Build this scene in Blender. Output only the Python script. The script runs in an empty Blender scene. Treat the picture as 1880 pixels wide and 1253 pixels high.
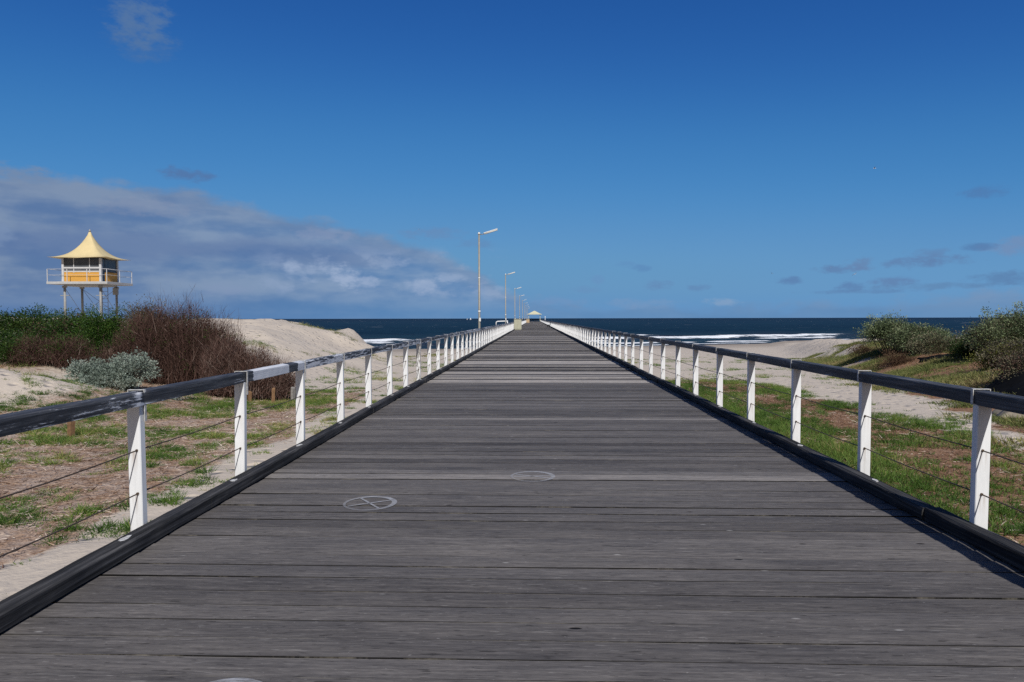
import bpy, bmesh, math, random
import numpy as np
from mathutils import Vector, Matrix, noise as mnoise

random.seed(7)
rng = np.random.default_rng(7)
scene = bpy.context.scene
COL = scene.collection
R = math.radians
EYE = 1.62
SEA = -3.2

# ------------------------------------------------------------------ noise
def _hash(ix, iy, seed):
    h = (ix.astype(np.int64) * 374761393 + iy.astype(np.int64) * 668265263 + seed * 1442695041) & 0x7fffffff
    h = ((h ^ (h >> 13)) * 1274126177) & 0x7fffffff
    h = h ^ (h >> 16)
    return (h & 0xffff) / 65535.0

def vnoise(x, y, seed=0):
    x = np.asarray(x, float); y = np.asarray(y, float)
    ix = np.floor(x); iy = np.floor(y)
    fx = x - ix; fy = y - iy
    fx = fx * fx * (3 - 2 * fx); fy = fy * fy * (3 - 2 * fy)
    a = _hash(ix, iy, seed); b = _hash(ix + 1, iy, seed)
    c = _hash(ix, iy + 1, seed); d = _hash(ix + 1, iy + 1, seed)
    return (a * (1 - fx) + b * fx) * (1 - fy) + (c * (1 - fx) + d * fx) * fy

def fbm(x, y, seed=0, octs=4):
    s = 0; a = .5; t = 0
    for k in range(octs):
        s = s + a * vnoise(x * 2 ** k + 17.3 * k, y * 2 ** k - 9.1 * k, seed + k)
        t += a; a *= .5
    return s / t

def sstep(a, b, x):
    t = np.clip((np.asarray(x, float) - a) / (b - a), 0, 1)
    return t * t * (3 - 2 * t)

# ------------------------------------------------------------------ terrain height and cover
BY = [-60, 0, 5, 15, 30, 50, 80, 110, 135, 200, 400]
BZ = [-.42, -.45, -.5, -.7, -1.15, -1.7, -2.55, -3.2, -3.75, -5.5, -9]
LY = [-60, 0, 10, 20, 38, 50, 60, 72, 88, 200]
LA = [.2, .25, .4, .9, 2.35, 3.28, 3.3, 2.7, .25, 0]
RY = [-60, 0, 8, 15, 27, 39, 60, 85, 105, 200]
RA = [.3, .4, .5, .65, 1.0, 1.25, 1.45, 1.1, .2, 0]

def shore_y(x):
    x = np.asarray(x, float)
    return np.where(x > 0, 113 + .42 * x, 112 + .12 * x)

def hgt(x, y):
    x = np.asarray(x, float); y = np.asarray(y, float)
    ysh = y - (shore_y(x) - 112) * sstep(30, 100, y)
    z = np.interp(ysh, BY, BZ)
    n = fbm(x * .16, y * .16, 3, 3) - .5
    lt = sstep(7.2, 18.0, -x - .28 * np.maximum(0, y - 45) + 3.0 * n)
    z = z + lt * np.interp(y, LY, LA)
    xb = 5.9 + .285 * y
    rt = sstep(-.4, 4.6, x - xb + 2.2 * n)
    z = z + rt * np.interp(y, RY, RA)
    amp = np.clip(lt + rt, 0, 1)
    z = z + amp * ((fbm(x * .3, y * .3, 11, 3) - .5) * .85 + (fbm(x * .95, y * .8, 13, 3) - .5) * .32) * sstep(8, 26, y)
    # second dune hump nearer the water on the left, small sand mound near the left edge
    z = z + 1.3 * np.exp(-(((x + 16.0) / 1.5) ** 2 + ((y - 58.5) / 4.5) ** 2)) - .9 * np.exp(-(((x + 18.6) / 1.3) ** 2 + ((y - 60) / 9) ** 2))
    z = z + .68 * np.exp(-(((x + 14.4) / 2.4) ** 2 + ((y - 17.4) / 1.5) ** 2))
    z = z + .05 * (fbm(x * 1.3, y * 1.3, 5, 3) - .5) * (1 - sstep(70, 105, y))
    z = z + .03 * (fbm(x * 5, y * 5, 8, 2) - .5) * (1 - sstep(45, 70, y))
    return z

def cover(x, y):
    """0 = bare sand, 1 = brown litter, with ragged edges."""
    x = np.asarray(x, float); y = np.asarray(y, float)
    n = fbm(x * .55, y * .55, 21, 4) - .5
    L = sstep(3.5, 4.1, -x - .09 * y + 1.2 * n) * (1 - sstep(12, 13.8, -x + 3 * n)) * (1 - sstep(22.5, 27, y + 7 * n))
    L = L * (1 - .95 * np.exp(-(((x + 14.4) / 3.0) ** 2 + ((y - 17.0) / 1.9) ** 2)))
    Rr = sstep(2.7, 3.1, x) * (1 - sstep(7.6, 8.5, x - .03 * y + 2.4 * n)) * (1 - sstep(24, 34, y + 8 * n))
    D = sstep(.2, 1.6, x - (5.6 + .27 * y) + 4 * n) * (1 - sstep(34, 55, y + 22 * n)) * .8
    DL = sstep(14, 16, -x + 3 * n) * (1 - sstep(30, 38, y + 10 * n)) * sstep(19, 21, y) * .7
    return np.clip(L + Rr + D + DL, 0, 1)

# ------------------------------------------------------------------ object helpers
def tag(o, label=None, cat=None, group=None, kind=None):
    if label: o['label'] = label
    if cat: o['category'] = cat
    if group: o['group'] = group
    if kind: o['kind'] = kind
    return o

def empty(name, loc=(0, 0, 0), rz=0.0):
    o = bpy.data.objects.new(name, None)
    o.empty_display_size = .3
    o.location = loc; o.rotation_euler = (0, 0, rz)
    COL.objects.link(o)
    return o

def copy_tree(o, parent=None):
    c = o.copy(); COL.objects.link(c)
    if parent: c.parent = parent
    for ch in list(o.children):
        copy_tree(ch, c)
    return c

def np_mesh(name, V, F, mat, parent=None, attrs=None, smooth=False):
    """V (n,3) array, F (m,k) array of equal sized faces."""
    V = np.asarray(V, np.float32); F = np.asarray(F, np.int32)
    me = bpy.data.meshes.new(name)
    k = F.shape[1]; m = F.shape[0]
    me.vertices.add(len(V)); me.vertices.foreach_set('co', V.ravel())
    me.loops.add(m * k); me.loops.foreach_set('vertex_index', F.ravel())
    me.polygons.add(m)
    me.polygons.foreach_set('loop_start', np.arange(0, m * k, k, dtype=np.int32))
    me.polygons.foreach_set('loop_total', np.full(m, k, np.int32))
    me.polygons.foreach_set('use_smooth', np.full(m, smooth, bool))
    me.update(calc_edges=True)
    for an, (dom, arr) in (attrs or {}).items():
        a = me.attributes.new(an, 'FLOAT', dom)
        a.data.foreach_set('value', np.asarray(arr, np.float32))
    if isinstance(mat, (list, tuple)):
        for q in mat: me.materials.append(q)
    else:
        me.materials.append(mat)
    o = bpy.data.objects.new(name, me); COL.objects.link(o)
    if parent: o.parent = parent
    return o

class MB:
    """Collects shapes into one bmesh with material slots."""
    def __init__(s):
        s.bm = bmesh.new()
    def box(s, c, size, rot=None, mi=0, bevel=0.0, seg=1):
        r = bmesh.ops.create_cube(s.bm, size=1.0)
        vs = r['verts']
        M = Matrix.Translation(Vector(c))
        if rot is not None: M = M @ rot.to_4x4()
        M = M @ Matrix.Diagonal((size[0], size[1], size[2], 1))
        bmesh.ops.transform(s.bm, matrix=M, verts=vs)
        fs = list({f for v in vs for f in v.link_faces})
        if bevel > 0:
            es = list({e for v in vs for e in v.link_edges})
            rr = bmesh.ops.bevel(s.bm, geom=es, offset=bevel, segments=seg, profile=.6, affect='EDGES')
            fs = list(set(rr['faces']) | {f for f in fs if f.is_valid})
        for f in fs:
            if f.is_valid: f.material_index = mi
        return s
    def tube(s, pts, radii, n=8, mi=0, cap=True, smooth=True):
        pts = [Vector(p) for p in pts]
        if not hasattr(radii, '__len__'): radii = [radii] * len(pts)
        rings = []
        up = Vector((0, 0, 1))
        for i, p in enumerate(pts):
            t = (pts[min(i + 1, len(pts) - 1)] - pts[max(i - 1, 0)]).normalized()
            a = t.cross(up)
            if a.length < 1e-3: a = t.cross(Vector((1, 0, 0)))
            a.normalize(); b = t.cross(a)
            rings.append([s.bm.verts.new(p + (a * math.cos(2 * math.pi * k / n) + b * math.sin(2 * math.pi * k / n)) * radii[i]) for k in range(n)])
        for i in range(len(rings) - 1):
            for k in range(n):
                f = s.bm.faces.new((rings[i][k], rings[i][(k + 1) % n], rings[i + 1][(k + 1) % n], rings[i + 1][k]))
                f.material_index = mi; f.smooth = smooth
        if cap:
            for rg in (rings[0][::-1], rings[-1]):
                f = s.bm.faces.new(rg); f.material_index = mi
        return s
    def quad(s, a, b, c, d, mi=0):
        f = s.bm.faces.new([s.bm.verts.new(Vector(p)) for p in (a, b, c, d)])
        f.material_index = mi
        return s
    def loft(s, rings, mi=0, cap=True, smooth=False, closed=True):
        rs = [[s.bm.verts.new(Vector(p)) for p in r] for r in rings]
        n = len(rs[0])
        for i in range(len(rs) - 1):
            for k in range(n if closed else n - 1):
                f = s.bm.faces.new((rs[i][k], rs[i][(k + 1) % n], rs[i + 1][(k + 1) % n], rs[i + 1][k]))
                f.material_index = mi; f.smooth = smooth
        if cap and closed:
            s.bm.faces.new(rs[0][::-1]).material_index = mi
            s.bm.faces.new(rs[-1]).material_index = mi
        return s
    def build(s, name, mats, parent=None, loc=None):
        bmesh.ops.recalc_face_normals(s.bm, faces=s.bm.faces)
        me = bpy.data.meshes.new(name)
        s.bm.to_mesh(me); s.bm.free()
        for m in (mats if isinstance(mats, (list, tuple)) else [mats]): me.materials.append(m)
        o = bpy.data.objects.new(name, me); COL.objects.link(o)
        if parent: o.parent = parent
        if loc: o.location = loc
        return o

# ------------------------------------------------------------------ node helpers
class NT:
    def __init__(s, tree):
        s.t = tree; s.n = tree.nodes; s.l = tree.links
    def new(s, typ, **kw):
        nd = s.n.new(typ)
        for k, v in kw.items(): setattr(nd, k, v)
        return nd
    def put(s, sock, v):
        if v is None: return
        if isinstance(v, bpy.types.NodeSocket): s.l.new(v, sock)
        elif isinstance(v, (tuple, list)):
            dv = sock.default_value
            v = tuple(v)
            if len(dv) == 4 and len(v) == 3: v = v + (1,)
            sock.default_value = v
        else: sock.default_value = v
    def m(s, op, a, b=None, c=None, clamp=False):
        nd = s.new('ShaderNodeMath', operation=op, use_clamp=clamp)
        s.put(nd.inputs[0], a); s.put(nd.inputs[1], b)
        if c is not None: s.put(nd.inputs[2], c)
        return nd.outputs[0]
    def mr(s, v, a, b, c=0.0, d=1.0, smooth=False):
        nd = s.new('ShaderNodeMapRange', clamp=True)
        if smooth: nd.interpolation_type = 'SMOOTHSTEP'
        for i, q in enumerate((v, a, b, c, d)): s.put(nd.inputs[i], q)
        return nd.outputs[0]
    def mix(s, f, a, b, blend='MIX'):
        nd = s.new('ShaderNodeMix', data_type='RGBA', blend_type=blend)
        s.put(nd.inputs[0], f); s.put(nd.inputs[6], a); s.put(nd.inputs[7], b)
        return nd.outputs[2]
    def noise(s, vec, scale=5.0, detail=4.0, rough=.55, dist=0.0, dims='3D'):
        nd = s.new('ShaderNodeTexNoise', noise_dimensions=dims)
        s.put(nd.inputs['Vector'], vec); nd.inputs['Scale'].default_value = scale
        nd.inputs['Detail'].default_value = detail; nd.inputs['Roughness'].default_value = rough
        nd.inputs['Distortion'].default_value = dist
        return nd.outputs[0]
    def voro(s, vec, scale=5.0, feature='F1', out=0):
        nd = s.new('ShaderNodeTexVoronoi', feature=feature)
        s.put(nd.inputs['Vector'], vec); nd.inputs['Scale'].default_value = scale
        return nd.outputs[out]
    def scale(s, vec, sc):
        nd = s.new('ShaderNodeMapping'); s.put(nd.inputs[0], vec); nd.inputs[3].default_value = sc
        return nd.outputs[0]
    def pos(s):
        return s.new('ShaderNodeNewGeometry').outputs['Position']
    def obj(s):
        return s.new('ShaderNodeTexCoord').outputs['Object']
    def attr(s, name):
        return s.new('ShaderNodeAttribute', attribute_name=name).outputs['Fac']
    def ramp(s, f, stops, interp='LINEAR'):
        nd = s.new('ShaderNodeValToRGB'); cr = nd.color_ramp; cr.interpolation = interp
        while len(cr.elements) < len(stops): cr.elements.new(.5)
        for e, (p, c) in zip(cr.elements, stops):
            e.position = p; e.color = tuple(c) + (1,) if len(c) == 3 else c
        s.put(nd.inputs[0], f)
        return nd.outputs[0]
    def xyz(s, v):
        nd = s.new('ShaderNodeSeparateXYZ'); s.put(nd.inputs[0], v); return nd.outputs
    def comb(s, x, y, z):
        nd = s.new('ShaderNodeCombineXYZ')
        for i, q in enumerate((x, y, z)): s.put(nd.inputs[i], q)
        return nd.outputs[0]
    def bump(s, h, strength=.4, dist=.01, normal=None):
        nd = s.new('ShaderNodeBump'); s.put(nd.inputs['Height'], h)
        nd.inputs['Strength'].default_value = strength; nd.inputs['Distance'].default_value = dist
        if normal is not None: s.put(nd.inputs['Normal'], normal)
        return nd.outputs[0]

def material(name, color=(.5, .5, .5), rough=.7, spec=.3, metal=0.0):
    m = bpy.data.materials.new(name); m.use_nodes = True
    t = NT(m.node_tree)
    b = m.node_tree.nodes['Principled BSDF']
    b.inputs['Base Color'].default_value = tuple(color) + (1,)
    b.inputs['Roughness'].default_value = rough
    b.inputs['Specular IOR Level'].default_value = spec
    b.inputs['Metallic'].default_value = metal
    return m, t, b

def leafy(name, stops, rough=.6, trans=.0, spec=.25):
    """Leaf material coloured per leaf from the tint attribute."""
    m, t, b = material(name, (.1, .1, .1), rough, spec)
    c = t.ramp(t.attr('tint'), stops)
    t.put(b.inputs['Base Color'], c)
    if trans > 0:
        tr = t.new('ShaderNodeBsdfTranslucent'); t.put(tr.inputs[0], c)
        mx = t.new('ShaderNodeMixShader'); mx.inputs[0].default_value = trans
        t.l.new(b.outputs[0], mx.inputs[1]); t.l.new(tr.outputs[0], mx.inputs[2])
        t.l.new(mx.outputs[0], m.node_tree.nodes['Material Output'].inputs[0])
    return m

# ------------------------------------------------------------------ materials
M = {}
def mk_materials():
    # sand and litter ground
    m, t, b = material('sand_ground', (.5, .43, .34), .95, .1)
    p = t.pos()
    lit = t.attr('litter'); wet = t.attr('wet')
    n1 = t.noise(p, .6, 5, .6); n2 = t.noise(p, 9, 6, .65); n3 = t.noise(p, 60, 3, .6)
    sand = t.mix(n1, (.46, .388, .308), (.56, .484, .395))
    sand = t.mix(t.mr(n2, .58, .80), sand, (.44, .37, .30))
    sp = t.mr(n3, .66, .72); sand = t.mix(t.m('MULTIPLY', sp, .5), sand, (.24, .19, .14))
    l1 = t.noise(t.scale(p, (1, 1, 1)), 26, 6, .75); l2 = t.noise(p, 3.0, 5, .6)
    litc = t.ramp(l1, [(.3, (.06, .034, .022)), (.44, (.18, .115, .075)), (.56, (.31, .215, .15)), (.68, (.50, .40, .31))])
    sd = t.mr(t.xyz(p)[0], -.5, .5)
    litc = t.mix(1.0, litc, t.mix(sd, (1.22, 1.13, 1.04), (.92, .74, .60)), 'MULTIPLY')
    litc2 = t.mix(t.mr(l2, .38, .62), litc, t.mix(.45, litc, t.mix(sd, (.50, .43, .37), (.30, .185, .12))))
    f = t.mr(t.m('ADD', lit, t.m('MULTIPLY', t.m('SUBTRACT', t.noise(p, 7, 5, .7), .5), .9)), .35, .65)
    c = t.mix(f, sand, litc2)
    c = t.mix(t.m('MULTIPLY', wet, .55), c, (.16, .125, .095))
    t.put(b.inputs['Base Color'], c)
    v = t.voro(t.scale(p, (1, 1, 1)), 2.6, 'SMOOTH_F1')
    dim = t.m('MULTIPLY', t.mr(v, .05, .33, 0, 1, True), t.m('SUBTRACT', 1, t.m('MAXIMUM', lit, wet)))
    gz = t.m('SUBTRACT', 1, t.m('MAXIMUM', t.m('SUBTRACT', 1, lit), wet))
    h = t.m('ADD', t.m('MULTIPLY', dim, .8), t.m('MULTIPLY', t.noise(p, 7, 4, .6), t.mr(gz, 0, 1, .32, .9)))
    t.put(b.inputs['Normal'], t.bump(h, .9, .10))
    M['ground'] = m

    # deck planks
    m, t, b = material('weathered_plank', (.1, .1, .1), .8, .10)
    p = t.pos(); tint = t.attr('tint'); vv = t.attr('across')
    P = t.comb(t.xyz(p)[0], t.xyz(p)[1], t.m('MULTIPLY', tint, 37.0))
    g1 = t.noise(t.scale(P, (2.6, 46, 1)), 1.0, 8, .74, .3)
    g2 = t.noise(t.scale(P, (13, 105, 1)), 1.0, 5, .7)
    g3 = t.noise(t.scale(P, (.8, 2.6, 1)), 1.0, 5, .6)
    base = t.ramp(tint, [(0, (.056, .050, .046)), (.3, (.106, .097, .090)), (.55, (.134, .123, .114)), (.8, (.24, .22, .20)), (1, (.54, .49, .43))])
    gr = t.m('ADD', t.m('MULTIPLY', g1, .65), t.m('MULTIPLY', g2, .35))
    c = t.mix(1.0, base, t.ramp(gr, [(.30, (.34, .34, .34)), (.45, (.80, .80, .81)), (.55, (1.10, 1.10, 1.10)), (.70, (1.85, 1.83, 1.80))]), 'MULTIPLY')
    c = t.mix(1.0, c, t.ramp(g3, [(.3, (.78, .78, .80)), (.7, (1.22, 1.2, 1.17))]), 'MULTIPLY')
    # crisp short fibres, pits and grit
    fb = t.noise(t.scale(P, (9, 62, 1)), 1.0, 2, .5)
    c = t.mix(t.m('MULTIPLY', t.mr(fb, .36, .30), .62), c, (.022, .020, .018))
    c = t.mix(t.m('MULTIPLY', t.mr(fb, .66, .72), .40), c, (.30, .28, .255))
    gt = t.noise(t.scale(P, (34, 60, 1)), 1.0, 2, .6)
    c = t.mix(t.m('MULTIPLY', t.mr(gt, .70, .76), .40), c, (.36, .34, .31))
    c = t.mix(t.m('MULTIPLY', t.mr(gt, .30, .25), .55), c, (.02, .018, .017))
    # pale bleached streaks and dark splits along the grain
    st = t.mr(t.noise(t.scale(P, (3.2, 55, 1)), 1.0, 3, .6), .72, .80)
    c = t.mix(t.m('MULTIPLY', st, .55), c, (.33, .31, .28))
    cr = t.mr(t.noise(t.scale(P, (2.2, 70, 1)), 1.0, 2, .5, .2), .255, .215)
    c = t.mix(t.m('MULTIPLY', cr, .9), c, (.012, .010, .009))
    # worn pale arris along the board edges, broken up
    ed = t.m('MULTIPLY', t.mr(vv, .935, .985), t.mr(t.noise(t.scale(P, (2.3, 3, 1)), 1.0, 5, .75), .45, .62))
    c = t.mix(t.m('MULTIPLY', ed, .75), c, (.23, .205, .165))
    ed2 = t.mr(vv, .05, .0)
    c = t.mix(t.m('MULTIPLY', ed2, .5), c, (.03, .027, .024))
    # grime in the gaps between boards
    gf = t.mr(t.noise(t.scale(P, (1.7, 1, 1)), 1.0, 6, .75), .33, .47)
    c = t.mix(t.mr(vv, .012, .003), c, t.mix(gf, (.14, .125, .10), (.008, .0075, .007)))
    # knots and spike holes
    k = t.voro(t.scale(P, (1.1, 3.2, 1)), 1.0)
    kn = t.mr(k, .045, .028)
    c = t.mix(kn, c, (.010, .008, .007))
    k2 = t.voro(t.scale(P, (1.6, 5.1, 1.7)), 1.0)
    c = t.mix(t.m('MULTIPLY', t.mr(k2, .05, .02), .7), c, (.40, .38, .35))
    t.put(b.inputs['Base Color'], c)
    hh = t.m('SUBTRACT', t.m('ADD', t.m('MULTIPLY', g1, 1.0), t.m('MULTIPLY', g2, .5)), t.m('ADD', kn, cr))
    t.put(b.inputs['Normal'], t.bump(hh, .55, .004))
    t.put(b.inputs['Roughness'], t.mr(g1, .3, .7, .6, .85))
    M['plank'] = m

    # black kerb timber
    m, t, b = material('black_kerb_timber', (.03, .03, .03), .85, .1)
    p = t.pos()
    g1 = t.noise(t.scale(p, (26, .8, 30)), 1.0, 7, .7, .3)
    g2 = t.noise(t.scale(p, (90, 3, 90)), 1.0, 4, .6)
    g3 = t.noise(p, 2.2, 4, .6)
    c = t.ramp(g1, [(.32, (.011, .011, .011)), (.48, (.036, .036, .037)), (.60, (.072, .071, .072)), (.74, (.19, .185, .18))])
    c = t.mix(1.0, c, t.ramp(g3, [(.3, (.7, .7, .74)), (.7, (1.3, 1.26, 1.2))]), 'MULTIPLY')
    c = t.mix(t.m('MULTIPLY', t.mr(t.noise(t.scale(p, (40, 1.3, 40)), 1.0, 3, .6), .70, .78), .5), c, (.2, .2, .2))
    t.put(b.inputs['Base Color'], c)
    t.put(b.inputs['Normal'], t.bump(t.m('ADD', g1, t.m('MULTIPLY', g2, .4)), .55, .006))
    M['kerb'] = m

    # white painted post, a little worn
    m, t, b = material('white_post_paint', (.8, .8, .8), .5, .35)
    p = t.pos()
    g = t.noise(t.scale(p, (14, 14, 1.6)), 1.0, 6, .65)
    c = t.mix(t.mr(g, .35, .7), (.70, .70, .69), (.83, .83, .82))
    chip = t.mr(t.noise(t.scale(p, (26, 26, 7)), 1.0, 6, .7), .70, .735)
    c = t.mix(chip, c, (.22, .21, .2))
    dr = t.mr(t.noise(t.scale(p, (30, 30, 2)), 1.0, 5, .7), .56, .76)
    c = t.mix(t.m('MULTIPLY', dr, .35), c, (.42, .39, .35))
    # rust run-off below the wire holes, dirt under the rail
    ox, oy, oz = t.xyz(t.obj())
    thin = t.mr(t.m('ABSOLUTE', ox), .034, .004)
    for hz in (.655, .335):
        dz = t.m('SUBTRACT', hz, oz)
        run = t.m('MULTIPLY', t.m('MULTIPLY', t.mr(dz, .0, .008), t.mr(dz, .17, .01)), t.m('MULTIPLY', thin, t.mr(t.noise(t.scale(p, (90, 90, 3)), 1.0, 3, .6), .42, .60)))
        c = t.mix(t.m('MULTIPLY', run, .6), c, (.30, .19, .11))
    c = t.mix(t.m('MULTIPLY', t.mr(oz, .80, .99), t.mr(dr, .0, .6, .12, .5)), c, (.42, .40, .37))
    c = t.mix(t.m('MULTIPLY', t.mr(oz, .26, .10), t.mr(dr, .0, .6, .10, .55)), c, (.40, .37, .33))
    t.put(b.inputs['Base Color'], c)
    t.put(b.inputs['Normal'], t.bump(g, .25, .004))
    M['white_post'] = m
    m, t, b = material('worn_white_post', (.8, .8, .8), .6, .3)
    p = t.pos()
    ch = t.mr(t.noise(t.scale(p, (26, 26, 6)), 1.0, 6, .7), .47, .54)
    t.put(b.inputs['Base Color'], t.mix(ch, (.74, .73, .71), (.27, .25, .23)))
    M['worn_post'] = m

    # handrail: dark weathered paint with white peeling through
    m, t, b = material('peeling_rail_paint', (.1, .1, .1), .6, .3)
    p = t.pos(); pa = t.attr('paint')
    g1 = t.noise(t.scale(p, (30, 1.1, 36)), 1.0, 7, .7, .4)
    g2 = t.noise(t.scale(p, (34, 3.4, 40)), 1.0, 8, .76, .3)
    g0 = t.noise(t.scale(p, (60, 2, 60)), 1.0, 4, .6)
    dark = t.ramp(g1, [(.3, (.013, .013, .015)), (.48, (.042, .043, .047)), (.62, (.105, .106, .11)), (.76, (.28, .28, .28))])
    pn = t.m('ADD', t.m('MULTIPLY', g2, .62), t.m('MULTIPLY', g1, .38))
    wf = t.mr(t.m('ADD', pn, t.m('SUBTRACT', pa, .5)), .56, .60)
    white = t.mix(g0, (.50, .51, .53), (.78, .78, .78))
    c = t.mix(wf, dark, white)
    t.put(b.inputs['Base Color'], c)
    t.put(b.inputs['Normal'], t.bump(t.m('ADD', t.m('MULTIPLY', g1, .7), t.m('MULTIPLY', wf, .5)), .7, .004))
    M['rail'] = m

    m, t, b = material('rusty_wire', (.09, .065, .05), .6, .4, .6); M['wire'] = m
    p = t.pos(); t.put(b.inputs['Base Color'], t.mix(t.noise(p, 30, 4), (.05, .04, .035), (.2, .14, .09)))
    m, t, b = material('grey_strap', (.5, .5, .48), .6, .3)
    p = t.pos(); t.put(b.inputs['Base Color'], t.mix(t.mr(t.noise(p, 40, 5, .7), .4, .6), (.62, .61, .58), (.36, .34, .31))); M['strap'] = m

    # worn white chalky paint on planks: patchy coverage
    m, t, b = material('worn_mark_paint', (.5, .5, .5), .8, .2)
    p = t.pos()
    a = t.mr(t.noise(t.scale(p, (9, 60, 1)), 1.0, 6, .75), .34, .56)
    a = t.m('MULTIPLY', a, t.attr('dens'))
    tr = t.new('ShaderNodeBsdfTransparent'); mx = t.new('ShaderNodeMixShader')
    b.inputs['Base Color'].default_value = (.42, .42, .43, 1)
    t.put(mx.inputs[0], a); t.l.new(tr.outputs[0], mx.inputs[1]); t.l.new(b.outputs[0], mx.inputs[2])
    t.l.new(mx.outputs[0], m.node_tree.nodes['Material Output'].inputs[0])
    M['mark'] = m

    # sea
    m, t, b = material('sea_water', (.01, .05, .09), .25, .5)
    p = t.pos(); X, Y, Z = t.xyz(p)
    foam = t.attr('foam'); sh = t.attr('shallow')
    big = t.noise(t.scale(p, (.012, .035, 1)), 1.0, 4, .55)
    mid = t.noise(t.scale(p, (.10, .32, 1)), 1.0, 5, .6)
    deep = t.mix(t.mr(Y, 200, 2600, 0, 1), (.003, .018, .036), (.001, .006, .024))
    deep = t.mix(t.mr(big, .42, .62), deep, t.mix(.6, deep, (.006, .030, .048)))
    weed = t.mr(t.noise(t.scale(p, (.02, .07, 1)), 1.0, 4, .6), .45, .62)
    near = t.mix(weed, (.014, .040, .060), (.026, .030, .048))
    c = t.mix(sh, deep, near)
    c = t.mix(t.m('MULTIPLY', t.mr(mid, .47, .66), .55), c, (.014, .045, .072))
    cap = t.m('MULTIPLY', t.mr(t.noise(t.scale(p, (.16, .42, 1)), 1.0, 3, .6), .72, .76), t.mr(Y, 150, 260, 0, .8))
    capf = t.m('MULTIPLY', t.mr(t.noise(t.scale(p, (.05, .07, 1)), 1.0, 2, .5), .72, .76), t.mr(Y, 300, 700, 0, .7))
    fn = t.noise(t.scale(p, (.28, .9, 1)), 1.0, 7, .75)
    ff = t.mr(t.m('ADD', foam, t.m('MULTIPLY', t.m('SUBTRACT', fn, .5), 2.0)), .46, .70)
    F = t.m('MAXIMUM', ff, t.m('MAXIMUM', cap, capf))
    c = t.mix(F, c, (.80, .82, .83))
    w1 = t.noise(t.scale(p, (.22, .8, 1)), 1.0, 6, .62)
    w2 = t.noise(t.scale(p, (1.4, 3.2, 1)), 1.0, 4, .6)
    bn = t.new('ShaderNodeBump'); t.put(bn.inputs['Height'], t.m('ADD', w1, t.m('MULTIPLY', w2, .2))); bn.inputs['Distance'].default_value = .8
    t.put(bn.inputs['Strength'], t.mr(Y, 140, 900, 1.0, .25))
    nrm = bn.outputs[0]
    df = t.new('ShaderNodeBsdfDiffuse'); t.put(df.inputs[0], c); t.put(df.inputs['Normal'], nrm)
    gl = t.new('ShaderNodeBsdfGlossy'); gl.inputs['Roughness'].default_value = .3; t.put(gl.inputs['Normal'], nrm)
    lw = t.new('ShaderNodeFresnel'); lw.inputs[0].default_value = 1.33; t.put(lw.inputs['Normal'], nrm)
    fr = t.m('MULTIPLY', t.m('MINIMUM', t.m('MULTIPLY', lw.outputs[0], .3), .10), t.m('SUBTRACT', 1, F))
    mx = t.new('ShaderNodeMixShader'); t.put(mx.inputs[0], fr)
    t.l.new(df.outputs[0], mx.inputs[1]); t.l.new(gl.outputs[0], mx.inputs[2])
    t.l.new(mx.outputs[0], m.node_tree.nodes['Material Output'].inputs[0])
    M['sea'] = m

    # grasses and leaves
    M['grass'] = leafy('fresh_grass', [(0, (.040, .085, .014)), (.35, (.085, .16, .026)), (.7, (.15, .23, .042)), (.9, (.24, .27, .06)), (1, (.38, .32, .13))], .6, .25)
    M['dune_grass'] = leafy('dry_dune_grass', [(0, (.075, .10, .026)), (.35, (.165, .19, .055)), (.7, (.29, .26, .095)), (1, (.38, .26, .15))], .7, .2)
    M['litter'] = leafy('dry_litter', [(0, (.045, .026, .016)), (.4, (.17, .095, .055)), (.7, (.34, .24, .175)), (1, (.58, .49, .41))], .85)
    M['green_leaf'] = leafy('dark_green_leaf', [(0, (.014, .032, .006)), (.5, (.032, .066, .012)), (.85, (.058, .10, .02)), (1, (.10, .12, .03))], .45, .18, .2)
    M['bright_leaf'] = leafy('bright_green_leaf', [(0, (.018, .044, .008)), (.5, (.040, .088, .014)), (.85, (.072, .13, .022)), (1, (.12, .15, .03))], .45, .2, .2)
    M['olive_leaf'] = leafy('olive_leaf', [(0, (.045, .065, .028)), (.5, (.125, .165, .078)), (.85, (.225, .275, .14)), (1, (.31, .34, .19))], .55, .18, .2)
    M['drab_leaf'] = leafy('drab_brown_green_leaf', [(0, (.048, .04, .026)), (.5, (.11, .096, .060)), (.85, (.17, .16, .088)), (1, (.22, .19, .12))], .6, .15)
    M['silver_leaf'] = leafy('silver_grey_leaf', [(0, (.11, .14, .11)), (.5, (.19, .235, .19)), (.85, (.27, .32, .27)), (1, (.35, .38, .31))], .7, .15)
    M['red_leaf'] = leafy('rusty_leaf', [(0, (.05, .026, .016)), (.5, (.10, .055, .032)), (1, (.15, .10, .05))], .7, .15)
    M['yellow_leaf'] = leafy('yellow_green_leaf', [(0, (.08, .095, .016)), (.5, (.15, .165, .03)), (1, (.22, .21, .05))], .6, .2)
    M['twig'] = leafy('brown_twig', [(0, (.034, .018, .014)), (.5, (.078, .040, .030)), (.85, (.12, .068, .052)), (1, (.22, .16, .13))], .8)
    m, t, b = material('bark', (.09, .07, .055), .9, .1); M['bark'] = m
    p = t.pos(); t.put(b.inputs['Base Color'], t.mix(t.noise(t.scale(p, (20, 20, 5)), 1, 5, .7), (.05, .037, .03), (.16, .12, .09)))

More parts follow.
